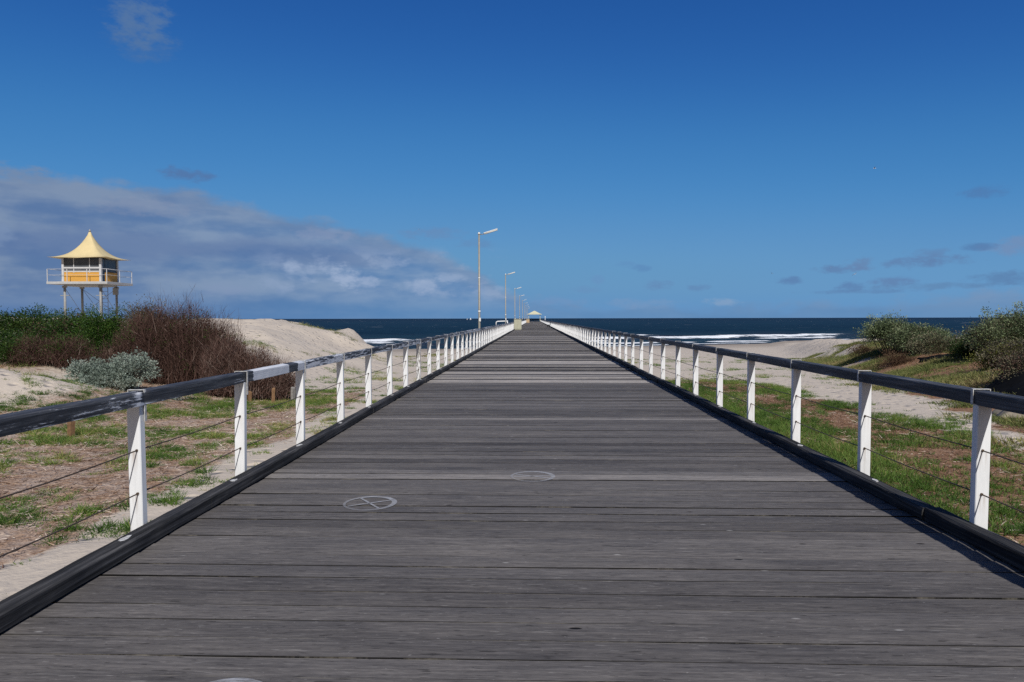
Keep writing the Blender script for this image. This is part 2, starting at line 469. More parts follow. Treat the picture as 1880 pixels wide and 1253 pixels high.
    # tower, lamps and the rest
    def flat(key, name, c, rough=.6, spec=.3, var=.18, sc=6.0, metal=0.0):
        m, t, b = material(name, c, rough, spec, metal)
        p = t.pos(); n = t.noise(p, sc, 5, .65)
        lo = tuple(q * (1 - var) for q in c); hi = tuple(min(1, q * (1 + var)) for q in c)
        t.put(b.inputs['Base Color'], t.mix(t.mr(n, .3, .7), lo, hi))
        M[key] = m
    flat('roof', 'yellow_roof_membrane', (.62, .50, .265), .6, .25, .08, 1.2)
    flat('orange', 'orange_wall_panel', (.60, .31, .06), .55, .3, .06, 1.5)
    flat('tower_white', 'tower_white_paint', (.52, .52, .52), .5, .3, .08)
    flat('tower_steel', 'tower_pale_steel', (.27, .265, .25), .55, .4, .15)
    flat('slab', 'tower_slab', (.42, .42, .41), .7, .2, .12)
    m, t, b = material('shutter_glass', (.022, .028, .036), .22, .4); M['glass'] = m
    p = t.pos(); t.put(b.inputs['Base Color'], t.mix(t.noise(p, 2.5, 4), (.03, .035, .042), (.09, .097, .108)))
    flat('lamp_steel', 'galvanised_pole', (.30, .28, .23), .5, .4, .15, 4, .2)
    flat('lamp_white', 'white_lamp_head', (.70, .69, .65), .45, .35, .06)
    flat('cream', 'cream_cabinet_paint', (.40, .39, .29), .6, .25, .08, 3)
    flat('tan_box', 'tan_box_paint', (.48, .34, .2), .6, .25, .08, 3)
    flat('cream_roof', 'cream_roof', (.56, .53, .36), .6, .25, .06, 1)
    flat('dark_wood', 'dark_stained_wood', (.022, .020, .019), .7, .25, .3, 8)
    flat('white_pipe', 'white_pipe_paint', (.76, .77, .77), .45, .35, .05)
    flat('stake', 'brown_stake', (.20, .115, .06), .85, .15, .3, 22)
    flat('grey_wood', 'silvered_board', (.27, .25, .23), .85, .15, .3, 12)
    flat('black_patch', 'matte_black_patch', (.0085, .0085, .009), .95, .05, .4, 3)
    flat('tarp', 'sand_coloured_tarp', (.30, .25, .185), .8, .2, .22, 5)
    flat('gull_white', 'gull_white_feather', (.72, .72, .72), .7, .2, .03)
    flat('gull_grey', 'gull_grey_feather', (.16, .17, .19), .7, .2, .05)
    flat('gull_beak', 'gull_beak', (.4, .07, .03), .6, .2, .05)
    flat('sail', 'white_sail', (.82, .82, .82), .7, .2, .03)
    flat('hull', 'white_hull', (.7, .7, .7), .4, .4, .03)
    flat('skin', 'skin', (.36, .21, .15), .6, .3, .05)
    flat('dark_cloth', 'dark_clothing', (.02, .021, .026), .9, .1, .2)
    flat('pile', 'jetty_pile_timber', (.07, .062, .055), .85, .15, .35, 5)
mk_materials()

# ------------------------------------------------------------------ camera
cam = bpy.data.cameras.new('camera'); cam.lens = 24.02; cam.sensor_width = 36
cam.clip_start = .05; cam.clip_end = 120000
co = bpy.data.objects.new('camera', cam); COL.objects.link(co); scene.camera = co
co.matrix_world = Matrix.Translation((0, 0, EYE)) @ Matrix.Rotation(R(1.86), 4, 'Z') @ Matrix.Rotation(R(90 - 1.895), 4, 'X') @ Matrix.Rotation(R(-.12), 4, 'Z')

# ------------------------------------------------------------------ sun and sky
SUN = Vector((.27, -1.05, 1.0)).normalized()
sun = bpy.data.lights.new('sun', 'SUN'); sun.energy = 4.15; sun.angle = R(.53); sun.color = (1, .98, .95)
so = bpy.data.objects.new('sun', sun); COL.objects.link(so)
so.rotation_euler = (-SUN).to_track_quat('-Z', 'Y').to_euler()
so.location = (20, -40, 40)

def make_world():
    w = bpy.data.worlds.new('World'); scene.world = w; w.use_nodes = True
    t = NT(w.node_tree); bg = w.node_tree.nodes['Background']
    sky = t.new('ShaderNodeTexSky', sky_type='NISHITA', sun_disc=False)
    sky.sun_elevation = math.asin(SUN.z); sky.sun_rotation = math.atan2(SUN.x, SUN.y)
    sky.altitude = 0; sky.air_density = .7; sky.dust_density = 0; sky.ozone_density = 6.0
    # film response: the deep polarised blue of the photograph
    dn = t.mix(1.0, sky.outputs[0], (.1, .1, .1), 'MULTIPLY')
    rc = t.new('ShaderNodeRGBCurve')
    for ch, pp in ((0, [(0, 0), (.071, .0168), (.141, .0545), (.27, .112), (.43, .132), (.65, .128), (1, .135)]),
                   (1, [(0, 0), (.141, .0953), (.276, .216), (.495, .298), (.70, .312), (.9, .295), (1, .29)]),
                   (2, [(0, 0), (.311, .342), (.55, .508), (.82, .558), (.95, .54), (1, .53)])):
        cv = rc.mapping.curves[ch]
        while len(cv.points) < len(pp): cv.points.new(.5, .5)
        for q, (x, y) in zip(cv.points, pp): q.location = (x, y)
    rc.mapping.update()
    t.put(rc.inputs['Color'], dn)
    skyc = t.mix(1.0, rc.outputs[0], (10, 10, 10), 'MULTIPLY')
    d = t.new('ShaderNodeTexCoord').outputs['Generated']
    X, Y, Z = t.xyz(d)
    az = t.m('MULTIPLY', t.m('ARCTAN2', X, Y), 57.29578)
    el = t.m('MULTIPLY', t.m('ARCSINE', Z), 57.29578)
    K = 10.0                                               # background strength is 0.1
    def col(r, g, b):                                      # 8 bit display colour -> sky radiance
        f = lambda q: ((q / 255 + .055) / 1.055) ** 2.4 * K
        return (f(r), f(g), f(b))
    P = t.comb(t.m('MULTIPLY', az, .16), t.m('MULTIPLY', el, .36), 0.0)
    n1 = t.noise(P, 1.0, 9, .58, 0)
    n2 = t.noise(t.comb(t.m('MULTIPLY', az, .33), t.m('MULTIPLY', el, .62), 7.3), 1.0, 8, .55, 0)
    n3 = t.noise(t.comb(t.m('MULTIPLY', az, .12), t.m('MULTIPLY', el, .62), 3.1), 1.0, 7, .5, 0)
    # cloud bank: its upper edge as a height over azimuth
    fc = t.new('ShaderNodeFloatCurve'); cu = fc.mapping.curves[0]
    pts = [(-60, 10), (-45, 9.7), (-38, 10.2), (-28, 9.5), (-17, 8.0), (-10, 6.4), (-5.5, 4.6), (-2.5, 2.9), (2, 1.6), (12, 1.1), (30, 1.6), (60, 3)]
    pp = [((a + 60) / 120, e / 12) for a, e in pts]
    while len(cu.points) < len(pp): cu.points.new(.5, .5)
    for q, (x, y) in zip(cu.points, pp): q.location = (x, y)
    fc.mapping.update()
    t.put(fc.inputs['Value'], t.mr(az, -60, 60))
    edge = t.m('MULTIPLY', fc.outputs[0], 12)
    dd = t.m('ADD', t.m('SUBTRACT', edge, el), t.m('ADD', t.m('MULTIPLY', t.m('SUBTRACT', n1, .5), 3.2), t.m('MULTIPLY', t.m('SUBTRACT', n2, .5), 1.6)))
    bank = t.mr(dd, -.15, .85, 0, .92, True)
    lo = t.mr(el, 0, 3.5)
    leftness = t.mr(az, -34, -4)
    shade = t.m('ADD', t.m('MULTIPLY', n3, .62), t.m('MULTIPLY', n2, .38))
    dk = t.mix(leftness, col(90, 117, 160), col(92, 133, 181))
    lt = t.mix(leftness, col(127, 145, 173), col(132, 158, 192))
    bc = t.mix(t.mr(shade, .36, .60, 0, 1, True), dk, lt)
    belt = t.m('MULTIPLY', t.mr(t.m('ABSOLUTE', t.m('SUBTRACT', t.m('ADD', el, t.m('MULTIPLY', t.m('SUBTRACT', n1, .5), 3)), 5.3)), .2, 1.5, 1, 0, True), t.mr(az, -8, -16))
    bc = t.mix(t.m('MULTIPLY', belt, .6), bc, col(88, 112, 158))
    # paler sunlit rim along the top of the bank, bluer veil near the water
    rim = t.m('MULTIPLY', t.mr(dd, .3, 2.4, 1, 0, True), .35)
    bc = t.mix(rim, bc, col(128, 144, 168))
    bc = t.mix(t.mr(el, 2.6, .2, 0, .75, True), bc, t.mix(leftness, col(74, 112, 164), col(92, 138, 184)))
    c = t.mix(bank, skyc, bc)
    # cauliflower puffs low in the bank
    puffm = t.m('MULTIPLY', t.mr(el, 1.3, 2.6, 0, 1, True), t.mr(el, 6.2, 4.2, 0, 1, True))
    puffm = t.m('MULTIPLY', puffm, t.m('MULTIPLY', t.mr(az, -26, -15, 0, 1, True), t.mr(az, -1.5, -6, 0, 1, True)))
    pn = t.noise(t.comb(t.m('MULTIPLY', az, .36), t.m('MULTIPLY', el, .62), 1.7), 1.0, 9, .58, .15)
    puff = t.m('MULTIPLY', t.mr(pn, .49, .66, 0, .8, True), puffm)
    c = t.mix(puff, c, col(150, 169, 200))
    # small separate clouds: (az, el, half width, half height, opacity, colour)
    blobs = [(-30.0, 20.8, 2.3, 2.1, .62, (96, 124, 160)), (-29.8, 19.4, 2.6, 1.4, .4, (84, 116, 160)),
             (-27.0, 10.75, 2.2, .62, .8, (84, 116, 164)), (-39.0, 5.6, 1.5, 1.0, .6, (124, 146, 180)),
             (32.7, 8.6, 1.5, .6, .75, (80, 122, 174)), (34.9, 4.75, 2.6, .75, .9, (112, 143, 184)), (32.5, 4.9, 1.2, .35, .7, (84, 122, 170)),
             (29.3, 4.0, 3.4, .5, .95, (96, 130, 174)), (29.4, 4.5, 1.6, .5, .7, (98, 132, 176)),
             (23.6, 3.65, 1.9, .42, .9, (96, 132, 176)), (24.9, 3.95, 1.3, .62, .95, (102, 134, 176)),
             (20.2, 2.85, 1.2, .4, .85, (92, 128, 174)), (27.2, 2.55, 1.7, .5, .9, (98, 132, 176)), (24.4, 2.3, 1.2, .4, .8, (92, 128, 174)),
             (34.5, 2.65, 3.2, .55, .85, (92, 130, 174)), (29.5, 2.25, 5.5, .28, .7, (96, 134, 176)), (25.0, 1.95, 4.5, .2, .6, (94, 130, 174)),
             (10.2, 2.7, 1.4, .5, .8, (100, 138, 182)), (13.3, 2.5, 1.0, .35, .7, (98, 136, 180)), (8.9, 4.1, .9, .35, .6, (92, 136, 184)), (7.6, 4.4, 1.2, .3, .4, (96, 140, 188)),
             (5.2, 3.2, .7, .5, .5, (104, 144, 190)), (4.4, 2.4, 1.4, .35, .5, (104, 142, 186)),
             (15.3, 1.25, 1.6, .4, .6, (140, 164, 194)), (9.0, 1.2, 3.5, .5, .5, (122, 152, 190)), (2.0, 1.4, 2.5, .5, .5, (116, 148, 190)),
             (-4.6, 6.2, 1.9, .45, .5, (100, 136, 180)), (-8.5, 7.0, 3.0, .7, .5, (106, 136, 178)), (-37.5, 9.7, 2.6, .8, .8, (118, 138, 168))]
    W = (158, 176, 205)
    blobs += [(-15.8, 3.5, 1.6, 1.0, .8, W), (-14.3, 3.0, 2.0, .55, .7, W), (-19.6, 4.1, .8, .55, .6, W), (-9.2, 2.7, 1.8, .8, .65, W), (-6.9, 3.4, 1.5, .6, .5, W), (-12.0, 4.6, 2.4, .5, .4, W), (-24.5, 2.3, 2.2, .6, .4, (132, 150, 184)), (-17, 6.8, 2.6, .7, .45, (140, 154, 184)), (-30, 8.2, 4.5, .8, .35, (140, 150, 174)), (-3.6, 2.2, 1.6, .7, .4, W)]
    nb = t.noise(t.comb(t.m('MULTIPLY', az, .8), t.m('MULTIPLY', el, 1.6), 2.2), 1.0, 8, .62, .1)
    wob = t.m('MULTIPLY', t.m('SUBTRACT', nb, .5), 3.6)
    for a, e, sa, se, op, cc in blobs:
        qa = t.m('DIVIDE', t.m('SUBTRACT', az, a), sa)
        qe = t.m('DIVIDE', t.m('SUBTRACT', el, e), se)
        r2 = t.m('ADD', t.m('MULTIPLY', qa, qa), t.m('MULTIPLY', qe, qe))
        mm = t.mr(t.m('ADD', t.m('SUBTRACT', 1.0, r2), wob), -.1, 1.25, 0, op, True)
        c = t.mix(mm, c, col(*cc))
    c = t.mix(t.mr(t.m('ADD', Y, t.m('MULTIPLY', Z, .35)), .0, -.5, 0, .9, True), c, (2.2, 2.25, 2.4))  # pale grey sky added behind the camera to brighten faces turned toward it
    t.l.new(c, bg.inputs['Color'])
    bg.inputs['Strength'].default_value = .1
make_world()

# ------------------------------------------------------------------ ground and sea
def axis(parts):
    out = []
    for a, b, st in parts:
        n = max(1, int(round((b - a) / st)))
        out += list(np.linspace(a, b, n, endpoint=False))
    out.append(parts[-1][1])
    return np.array(out)

def grid_faces(nx, ny):
    i = np.arange(nx - 1)[None, :] + np.arange(ny - 1)[:, None] * nx
    i = i.ravel()
    return np.stack([i, i + 1, i + 1 + nx, i + nx], 1)

def build_ground():
    xs = axis([(-2500, -400, 150), (-400, -120, 15), (-120, -45, 2), (-45, -15, .4), (-15, 14, .13), (14, 42, .4), (42, 150, 2.5), (150, 400, 15), (400, 2500, 150)])
    ys = axis([(-400, -40, 20), (-40, 1, 1), (1, 30, .13), (30, 75, .4), (75, 175, 1.6), (175, 400, 15)])
    X, Y = np.meshgrid(xs, ys)
    Z = hgt(X, Y)
    V = np.stack([X.ravel(), Y.ravel(), Z.ravel()], 1)
    lit = cover(X, Y).ravel()
    wet = (1 - sstep(.1, .75, Z - SEA + .35 * (fbm(X * .12, Y * .3, 41, 3) - .5))).ravel()
    o = np_mesh('ground', V, grid_faces(len(xs), len(ys)), M['ground'], None, {'litter': ('POINT', lit), 'wet': ('POINT', wet)}, True)
    tag(o, kind='structure')

def build_sea():
    xs = axis([(-60000, -6000, 9000), (-6000, -400, 400), (-400, -80, 8), (-80, 150, 1.2), (150, 420, 8), (420, 6000, 400), (6000, 60000, 9000)])
    ys = axis([(96, 230, .45), (230, 330, 2), (330, 900, 15), (900, 6000, 300), (6000, 90000, 6000)])
    X, Y = np.meshgrid(xs, ys)
    s = Y - shore_y(X) + 7 * (fbm(X * .05, Y * .0 + .5, 31, 3) - .5)
    Z = np.full_like(X, SEA); foam = np.zeros_like(X)
    amp = 1 - sstep(200, 330, Y)
    Z += amp * .22 * (fbm(X * .08, Y * .35, 33, 3) - .5) * 2 * sstep(0, 30, s)
    for k, (s0, hh, wd, bias, len_) in enumerate([(2.0, .08, 1.8, .45, .05), (11, .2, 2.6, .0, .035), (23, .38, 2.2, .05, .03), (38, .6, 3.4, .30, .022), (60, .5, 2.4, -.35, .02)]):
        wob = 8 * (fbm(X * .03, 0 * Y + k * 3.3, 50 + k, 3) - .5)
        u = s - s0 - wob
        pres = sstep(.44, .60, fbm(X * len_ * 1.6, Y * 0 + k * 7.1, 70 + k, 3) + bias * .22)
        Z += hh * np.exp(-(u / 1.8) ** 2) * (.35 + .65 * pres) * amp
        fm = np.where(u > 0, np.exp(-(u / 1.0) ** 2), np.exp(-(u / wd) ** 2))
        foam = np.maximum(foam, fm * pres * (.8 + .3 * fbm(X * .15, Y * .6, 90 + k, 3)))
    lace = (1 - sstep(4, 60, s)) * .36
    foam = np.maximum(foam, lace * (fbm(X * .06, Y * .22, 95, 4) > .47))
    shallow = (1 - sstep(30, 130, s)).ravel()
    V = np.stack([X.ravel(), Y.ravel(), Z.ravel()], 1)
    o = np_mesh('sea', V, grid_faces(len(xs), len(ys)), M['sea'], None, {'foam': ('POINT', foam.ravel()), 'shallow': ('POINT', shallow)}, True)
    tag(o, kind='structure')
build_ground(); build_sea()

# ------------------------------------------------------------------ jetty
XL, XR = -2.74, 3.08            # inner faces of the kerbs
END = 352.0
PL0, PR0, STEP = 4.945, 5.075, 1.76
def bend(y):                     # slight waviness of the old structure
    return .012 * math.sin(y * .9) + .02 * math.sin(y * .23 + 1)

def build_jetty():
    root = empty('jetty', (0, 0, 0))
    tag(root, 'long straight jetty of weathered grey planks running from the dunes out to sea', 'jetty')
    V = []; F = []; tint = []; acr = []
    y = -5.0; base = 0; k = 0; run = 0; lights = False
    prof = [(0.0, -.045), (0.0, -.006), (.006, 0.0), (.5, .0022), (.994, 0.0), (1.0, -.006), (1.0, -.045)]
    band = .5
    while y < END:
        w = .19 + random.uniform(-.016, .018)
        gap = random.choice([.004, .007, .009, .010, .012, .015]) if y < 16.9 else random.uniform(.006, .013)
        ns = 44 if y < 12 else (12 if y < 30 else 2)
        x0, x1 = XL - .1 + random.uniform(-.02, .02), XR + .1 + random.uniform(-.02, .02)
        dz = random.gauss(0, .0018) if y < 16.9 else random.gauss(0, .005)
        tl = random.gauss(0, .004); sk = random.gauss(0, .0025)
        if y > 16.9:
            if run <= 0:                              # runs of pale boards between runs of dark ones
                lights = not lights
                run = random.choice([1, 2, 2, 3, 4, 5]) if lights else random.choice([1, 1, 2, 2, 3, 5])
                band = random.choice([.86, .92, 1.0, .96, .8]) if lights else random.choice([.02, .1, .25, .4, .5])
            run -= 1
            tt = min(1, max(0, band + random.gauss(0, .05)))
            tt = tt if y < 60 else .68 + (tt - .68) * .7
        else:
            tt = min(.78, max(.12, random.gauss(.44, .12)))
        zb = 0.0 if y < 17 else -.012
        a = random.random() * 100
        for i in range(ns + 1):
            x = x0 + (x1 - x0) * i / ns
            e0 = (mnoise.noise(Vector((x * 1.9, a, 0))) * .0032 + mnoise.noise(Vector((x * 9, a, 3))) * .0014) if ns > 5 else 0
            e1 = (mnoise.noise(Vector((x * 1.9, a, 7))) * .0032 + mnoise.noise(Vector((x * 9, a, 9))) * .0014) if ns > 5 else 0
            zw = mnoise.noise(Vector((x * .5, a, 5))) * .003
            for (u, pz) in prof:
                ey = e0 * (1 - u) + e1 * u
                V.append((x, y + u * w + ey + sk * x, pz + dz + zb + zw + tl * (u - .5)))
                acr.append(u)
        npf = len(prof)
        for i in range(ns):
            for j in range(npf - 1):
                q = base + i * npf + j
                F.append((q, q + npf, q + npf + 1, q + 1)); tint.append(tt)
        base += (ns + 1) * npf
        y += w + gap; k += 1
    np_mesh('deck_planks', V, F, M['plank'], root, {'tint': ('FACE', tint), 'across': ('POINT', acr)})

    # kerbs: long rough timbers laid end to end, with daubs of pale paint by the posts
    for side, xin, sg, p0 in (('left', XL, -1, PL0), ('right', XR, 1, PR0)):
        mb = MB(); yy = -5.0
        zk = .0; first = True
        while yy < END:
            ln = random.uniform(4.2, 6.3)
            if yy < 17 and yy + ln > 15: ln = 17.05 - yy
            ye = min(yy + ln, END)
            off = random.uniform(-.008, .008); hz = random.uniform(-.006, .008)
            if yy > 17: off += -.02; hz -= .004
            n = max(2, int((ye - yy) / (.12 if yy < 18 else 1.5)))
            ph = random.random() * 50
            rings = []
            for i in range(n + 1):
                q = yy + .004 + (ye - yy - .008) * i / n
                nz = lambda c, f=3.0: mnoise.noise(Vector((q * f, ph, c))) * .006 + mnoise.noise(Vector((q * f * 4, ph, c + 5))) * .003
                w = .132; z0 = .014; z1 = .108 + hz
                xo = xin + sg * off + bend(q) * .5
                rr = [(0, z0 + .004 + nz(1)), (0 + nz(2), z1 - .012 + nz(3)), (.011 + nz(4), z1 + nz(5) * .7), (w - .012, z1 + .002 + nz(6) * .7), (w + nz(7), z1 - .012), (w, z0)]
                rings.append([(xo + sg * u, q, z) for u, z in rr])
            mb.loft(rings)
            yy = ye
        # spacer blocks
        yb = -4.6
        while yb < 60:
            mb.box((xin + sg * .066, yb, .0095), (.10, .12, .013)); yb += .88
        kb = mb.build('kerb', M['kerb'], root)
        yb = p0 - STEP * 2
        for k in range(28):
            yc = yb + STEP * k - .42 + random.uniform(-.05, .05)
            n = 9; c = []
            rx, ry = random.uniform(.02, .034), random.uniform(.045, .085)
            cx = xin + sg * random.uniform(.055, .085)
            for i in range(n):
                a = 2 * math.pi * i / n; r_ = random.uniform(.7, 1.15)
                c.append((cx + rx * r_ * math.cos(a), yc + ry * r_ * math.sin(a)))
            lo = [(x, y, .105) for x, y in c]; hi = [(x, y, .1165) for x, y in c]
            pt = MB(); pt.loft([lo, hi]); pt.build('paint_daub', M['strap'], kb)

    # painted circles on the planks, two with a cross, one cut by the near edge
    def circle(px, py, r, ang, cross, sx=1.0):
        V = []; F = []; dens = []
        n = 72; base = 0
        z = .0095
        for i in range(n + 1):
            a = 2 * math.pi * i / n
            wd = .034 * (1 + .35 * math.sin(a * 1.0 + 1)); cs = math.cos(a); sn = math.sin(a)
            for rr in (r - wd / 2, r + wd / 2):
                V.append((px + rr * cs * sx, py + rr * sn, z)); dens.append(.62 + .25 * math.sin(a + .6))
            if i < n: F.append((base + 2 * i, base + 2 * i + 1, base + 2 * i + 3, base + 2 * i + 2))
        base = len(V)
        for q in cross:
            d = Vector((math.cos(q), math.sin(q))); s_ = Vector((-d.y, d.x)) * .011
            for e in (-1, 1):
                for s2 in (-1, 1):
                    pp = Vector((px, py)) + d * e * r * .9 + s_ * s2
                    V.append((pp.x, pp.y, z + .0004)); dens.append(.75)
            F.append((base, base + 1, base + 3, base + 2)); base += 4
        np_mesh('painted_circle', V, F, M['mark'], root, {'dens': ('POINT', dens)})
    circle(-1.44, 5.88, .215, 0, (.55, 2.2))
    circle(-.02, 6.93, .212, 0, (.12, -.45))
    circle(-1.325, 2.755, .200, 0, (.9,))

    # trestles under the deck: a cross head on two piles
    for k in range(39):
        yy = 6 + 9 * k
        mb = MB()
        mb.box((.17, yy, -.46), (5.9, .26, .28), bevel=.01)
        for sx in (-2.1, 2.4):
            gz = min(float(hgt(sx, yy)), SEA) - 1.2
            mb.tube([(sx, yy, gz), (sx, yy, -.6)], [.17, .15], 10)
        mb.build('trestle', M['pile'], root)
    g = MB()
    for sx in (-2.5, -1.3, .17, 1.6, 2.85):
        g.box((sx, (END - 5) / 2, -.19), (.14, END + 5, .24))
    g.build('girders', M['pile'], root)
    # head of the jetty under the shelter, and a small side landing
    h = MB()
    h.box((.15, END + 9, -.06), (9.5, 18, .12)); h.build('head_deck', M['plank'], root)
    ld = MB(); ld.box((-3.75, 80.2, -.07), (1.7, 5.0, .1)); ld.tube([(-4.4, 78.2, -4.6), (-4.4, 78.2, -.1)], .12, 8); ld.tube([(-4.4, 82.2, -4.6), (-4.4, 82.2, -.1)], .12, 8)
    ld.build('side_landing', M['pile'], root)
    return root
jetty = build_jetty()

# ------------------------------------------------------------------ railings
def build_railing(side):
    left = side == 'left'
    xin, sg, p0 = (-2.885, -1, PL0) if left else (3.212, 1, PR0)
    root = empty('railing', (xin + sg * .05, p0, 0))
    if left:
        tag(root, 'railing left of the planks, white posts under a black rail with much peeling white', 'railing', 'railings of the jetty')
    else:
        tag(root, 'railing right of the planks, white posts under a dark shaded rail, grass behind', 'railing', 'railings of the jetty')
    ox = xin + sg * .05
    nb = int((END - p0) / STEP) + 1
    Wd, Dp = .098, .066
    def post_bm(k, mb, lx, ly):
        hgt_ = .992
        lean = (0, 0)
        d = .003
        cx = sg * .0
        mb.box((lx, ly, (hgt_ - .55) / 2), (Wd, Dp, hgt_ + .55), bevel=.005)
    ks = list(range(-2, nb))
    n_ind = 0
    rest = MB(); any_rest = False
    first_mesh = None
    protos = []
    for k in ks:
        ly = k * STEP
        jx = random.uniform(-.006, .006); jr = random.uniform(-.012, .012)
        if n_ind < 100:
            worn = left and k == 7
            if not protos or worn:
                mb = MB(); post_bm(k, mb, 0, 0)
                o = mb.build('post', M['worn_post'] if worn else M['white_post'], root)
                if not worn: protos.append(o)
                else: o['label'] = 'post with most of its white paint worn away'
            else:
                o = protos[0].copy(); COL.objects.link(o); o.parent = root
            o.location = (jx, ly, 0); o.rotation_euler = (random.uniform(-.010, .010), jr * .8, random.uniform(-.03, .03))
            if k < 14:
                st = MB()
                ys = .022; w = .026; t_ = .005
                ri = -sg * (Wd / 2 + .012)
                top = 1.094
                st.box((ri, ys, top - (.23 if left else .11) / 2), (t_, w, .23 if left else .11))
                st.box((-ri, ys, top - .06), (t_, w, .12))
                st.box((0, ys, top + t_ / 2), (abs(ri) * 2 + t_, w, t_))
                st.build('strap', M['strap'], o)
            n_ind += 1
        else:
            post_bm(k, rest, jx, ly); any_rest = True
    if any_rest:
        o = rest.build('post', M['white_post'], root); o['kind'] = 'stuff'
    # handrail
    V = []; F = []; pa = []
    nprof = 10
    yy = -3.6; ys = []
    while yy < END - p0:
        ys.append(yy); yy += .06 if yy < 14 else (.25 if yy < 60 else STEP)
    hw, hh = .058, .104
    bay_amt = {}
    prf = []
    for a in np.linspace(0, 1, 1): pass
    pr = [(-hw, .0), (-hw, .084), (-hw * .95, .094), (-hw * .82, .101), (-hw * .3, .105), (hw * .3, .105), (hw * .82, .101), (hw * .95, .094), (hw, .084), (hw, 0)]
    for i, q in enumerate(ys):
        k = math.floor(q / STEP); fr = q / STEP - k
        if k not in bay_amt:
            bay_amt[k] = (random.uniform(-.06, .06), random.random() * 90, random.uniform(-.004, .004))
        amt, ph, dz = bay_amt[k]
        lvl = (.485 if left else .42) + amt * .6
        if left and k == 1: lvl = .34 + .55 * (float(sstep(.10, .14, fr)) - float(sstep(.66, .70, fr))) + .55 * float(sstep(.86, .885, fr))
        if left and k >= 2: lvl += .06
        if left and k == -1: lvl += .16 * float(sstep(.86, 1, fr))
        if left and k == 0: lvl -= .03
        if not left: lvl += .10 * (float(sstep(.965, .99, fr)) + 1 - float(sstep(.01, .035, fr)))
        joint = .004 if (fr < .015 or fr > .985) else 0
        nn = lambda c: mnoise.noise(Vector((q * 1.4, ph, c))) * .006 + mnoise.noise(Vector((q * 9, ph, c + 3))) * .0025
        for j, (u, z) in enumerate(pr):
            low = .10 if (left and z < .02 and sg * u < 0) else 0
            edge = .07 if z < .01 else 0
            V.append((sg * u + nn(j) * .5 - math.copysign(joint, sg * u), q, .988 + z + dz + nn(j + 20) * (.9 if z > .05 else .5) - (joint if z > .05 else 0)))
            pa.append(lvl + edge - (.10 if (not left and abs(u) < hw * .7) else 0))
    npf = len(pr)
    for i in range(len(ys) - 1):
        for j in range(npf):
            a = i * npf + j; b = i * npf + (j + 1) % npf
            F.append((a, b, b + npf, a + npf))
    ro = np_mesh('handrail', V, F, M['rail'], root, {'paint': ('POINT', pa)}, False)
    # two wires through the posts, slightly slack between them
    for wz in (.655, .335):
        mb = MB(); pts = []
        q = -3.6
        while q < 62:
            fr = (q / STEP) % 1
            pts.append((sg * -.012, q, wz - .012 * math.sin(math.pi * fr) + .004 * math.sin(q * 1.3)))
            q += STEP / 8 if q < 20 else STEP / 2
        mb.tube(pts, .0048, 6)
        for k in range(-2, 16):
            mb.tube([(sg * -.012, k * STEP - .047, wz), (sg * -.012, k * STEP - .03, wz)], .0095, 8)
        mb.build('wire', M['wire'], root)
    return root
build_railing('left'); build_railing('right')

# ------------------------------------------------------------------ lamp posts
def make_lamp():
    root = empty('lamp_post', (0, 0, 0))
    mb = MB()
    mb.tube([(0, 0, -.9), (0, 0, .9), (0, 0, 6.62)], [.068, .066, .052], 12)
    p = mb.build('pole', M['lamp_steel'], root)
    b = MB(); b.tube([(0, 0, 1.98), (0, 0, 2.09)], .072, 12); b.tube([(0, 0, 4.0), (0, 0, 4.06)], .06, 12); b.build('band', M['lamp_white'], p)
    c = MB(); c.box((.04, -.075, 1.55), (.11, .06, .22), bevel=.008); c.build('service_box', M['lamp_white'], p)
    c = MB(); c.tube([(0, 0, 6.60), (0, 0, 6.68), (0, 0, 6.73)], [.075, .07, .03], 12); c.build('cap', M['lamp_white'], root)
    a = MB(); a.tube([(0, 0, 6.60), (.20, -.02, 6.60), (.34, -.03, 6.645)], .022, 8); a.build('arm', M['lamp_steel'], root)
    h = MB(); rot = Matrix.Rotation(R(-17), 3, 'Y')
    c0 = Vector((.70, -.03, 6.76))
    h.box(c0 + rot @ Vector((0, 0, .03)), (.86, .20, .05), rot, 0, .012)
    hd = h.build('lamp_head', M['lamp_white'], root)
    for s in (-1, 1):
        tb = MB(); tb.tube([c0 + rot @ Vector((-.41, s * .055, -.02)), c0 + rot @ Vector((.41, s * .055, -.02))], .032, 10)
        tb.build('tube', M['lamp_white'], hd)
    return root
lamp = make_lamp()
LL = ['nearest and tallest lamp post, twin tube head leaning over the left railing',
      'second lamp post from the shore, rising behind the white pipe barrier',
      'third lamp post from the shore, rising behind the cream cabinet',
      'fourth lamp post from the shore, seen just past the cream cabinet',
      'fifth lamp post from the shore, small, its head below the fourth one',
      'sixth lamp post from the shore, tiny between the fifth and seventh heads',
      'seventh lamp post from the shore, tiny and thin against pale sky',
      'eighth lamp post from the shore, last but one before the roofed shelter',
      'farthest lamp post, next to the left eave of the roofed shelter']
for i, lb in enumerate(LL):
    o = lamp if i == 0 else copy_tree(lamp)
    o.location = (-3.26, 40.6 + 37.6 * i, 0)
    if i: o.rotation_euler.z = R(random.uniform(-8, 8))
    tag(o, lb, 'lamp post', 'lamp posts along the left side of the jetty')

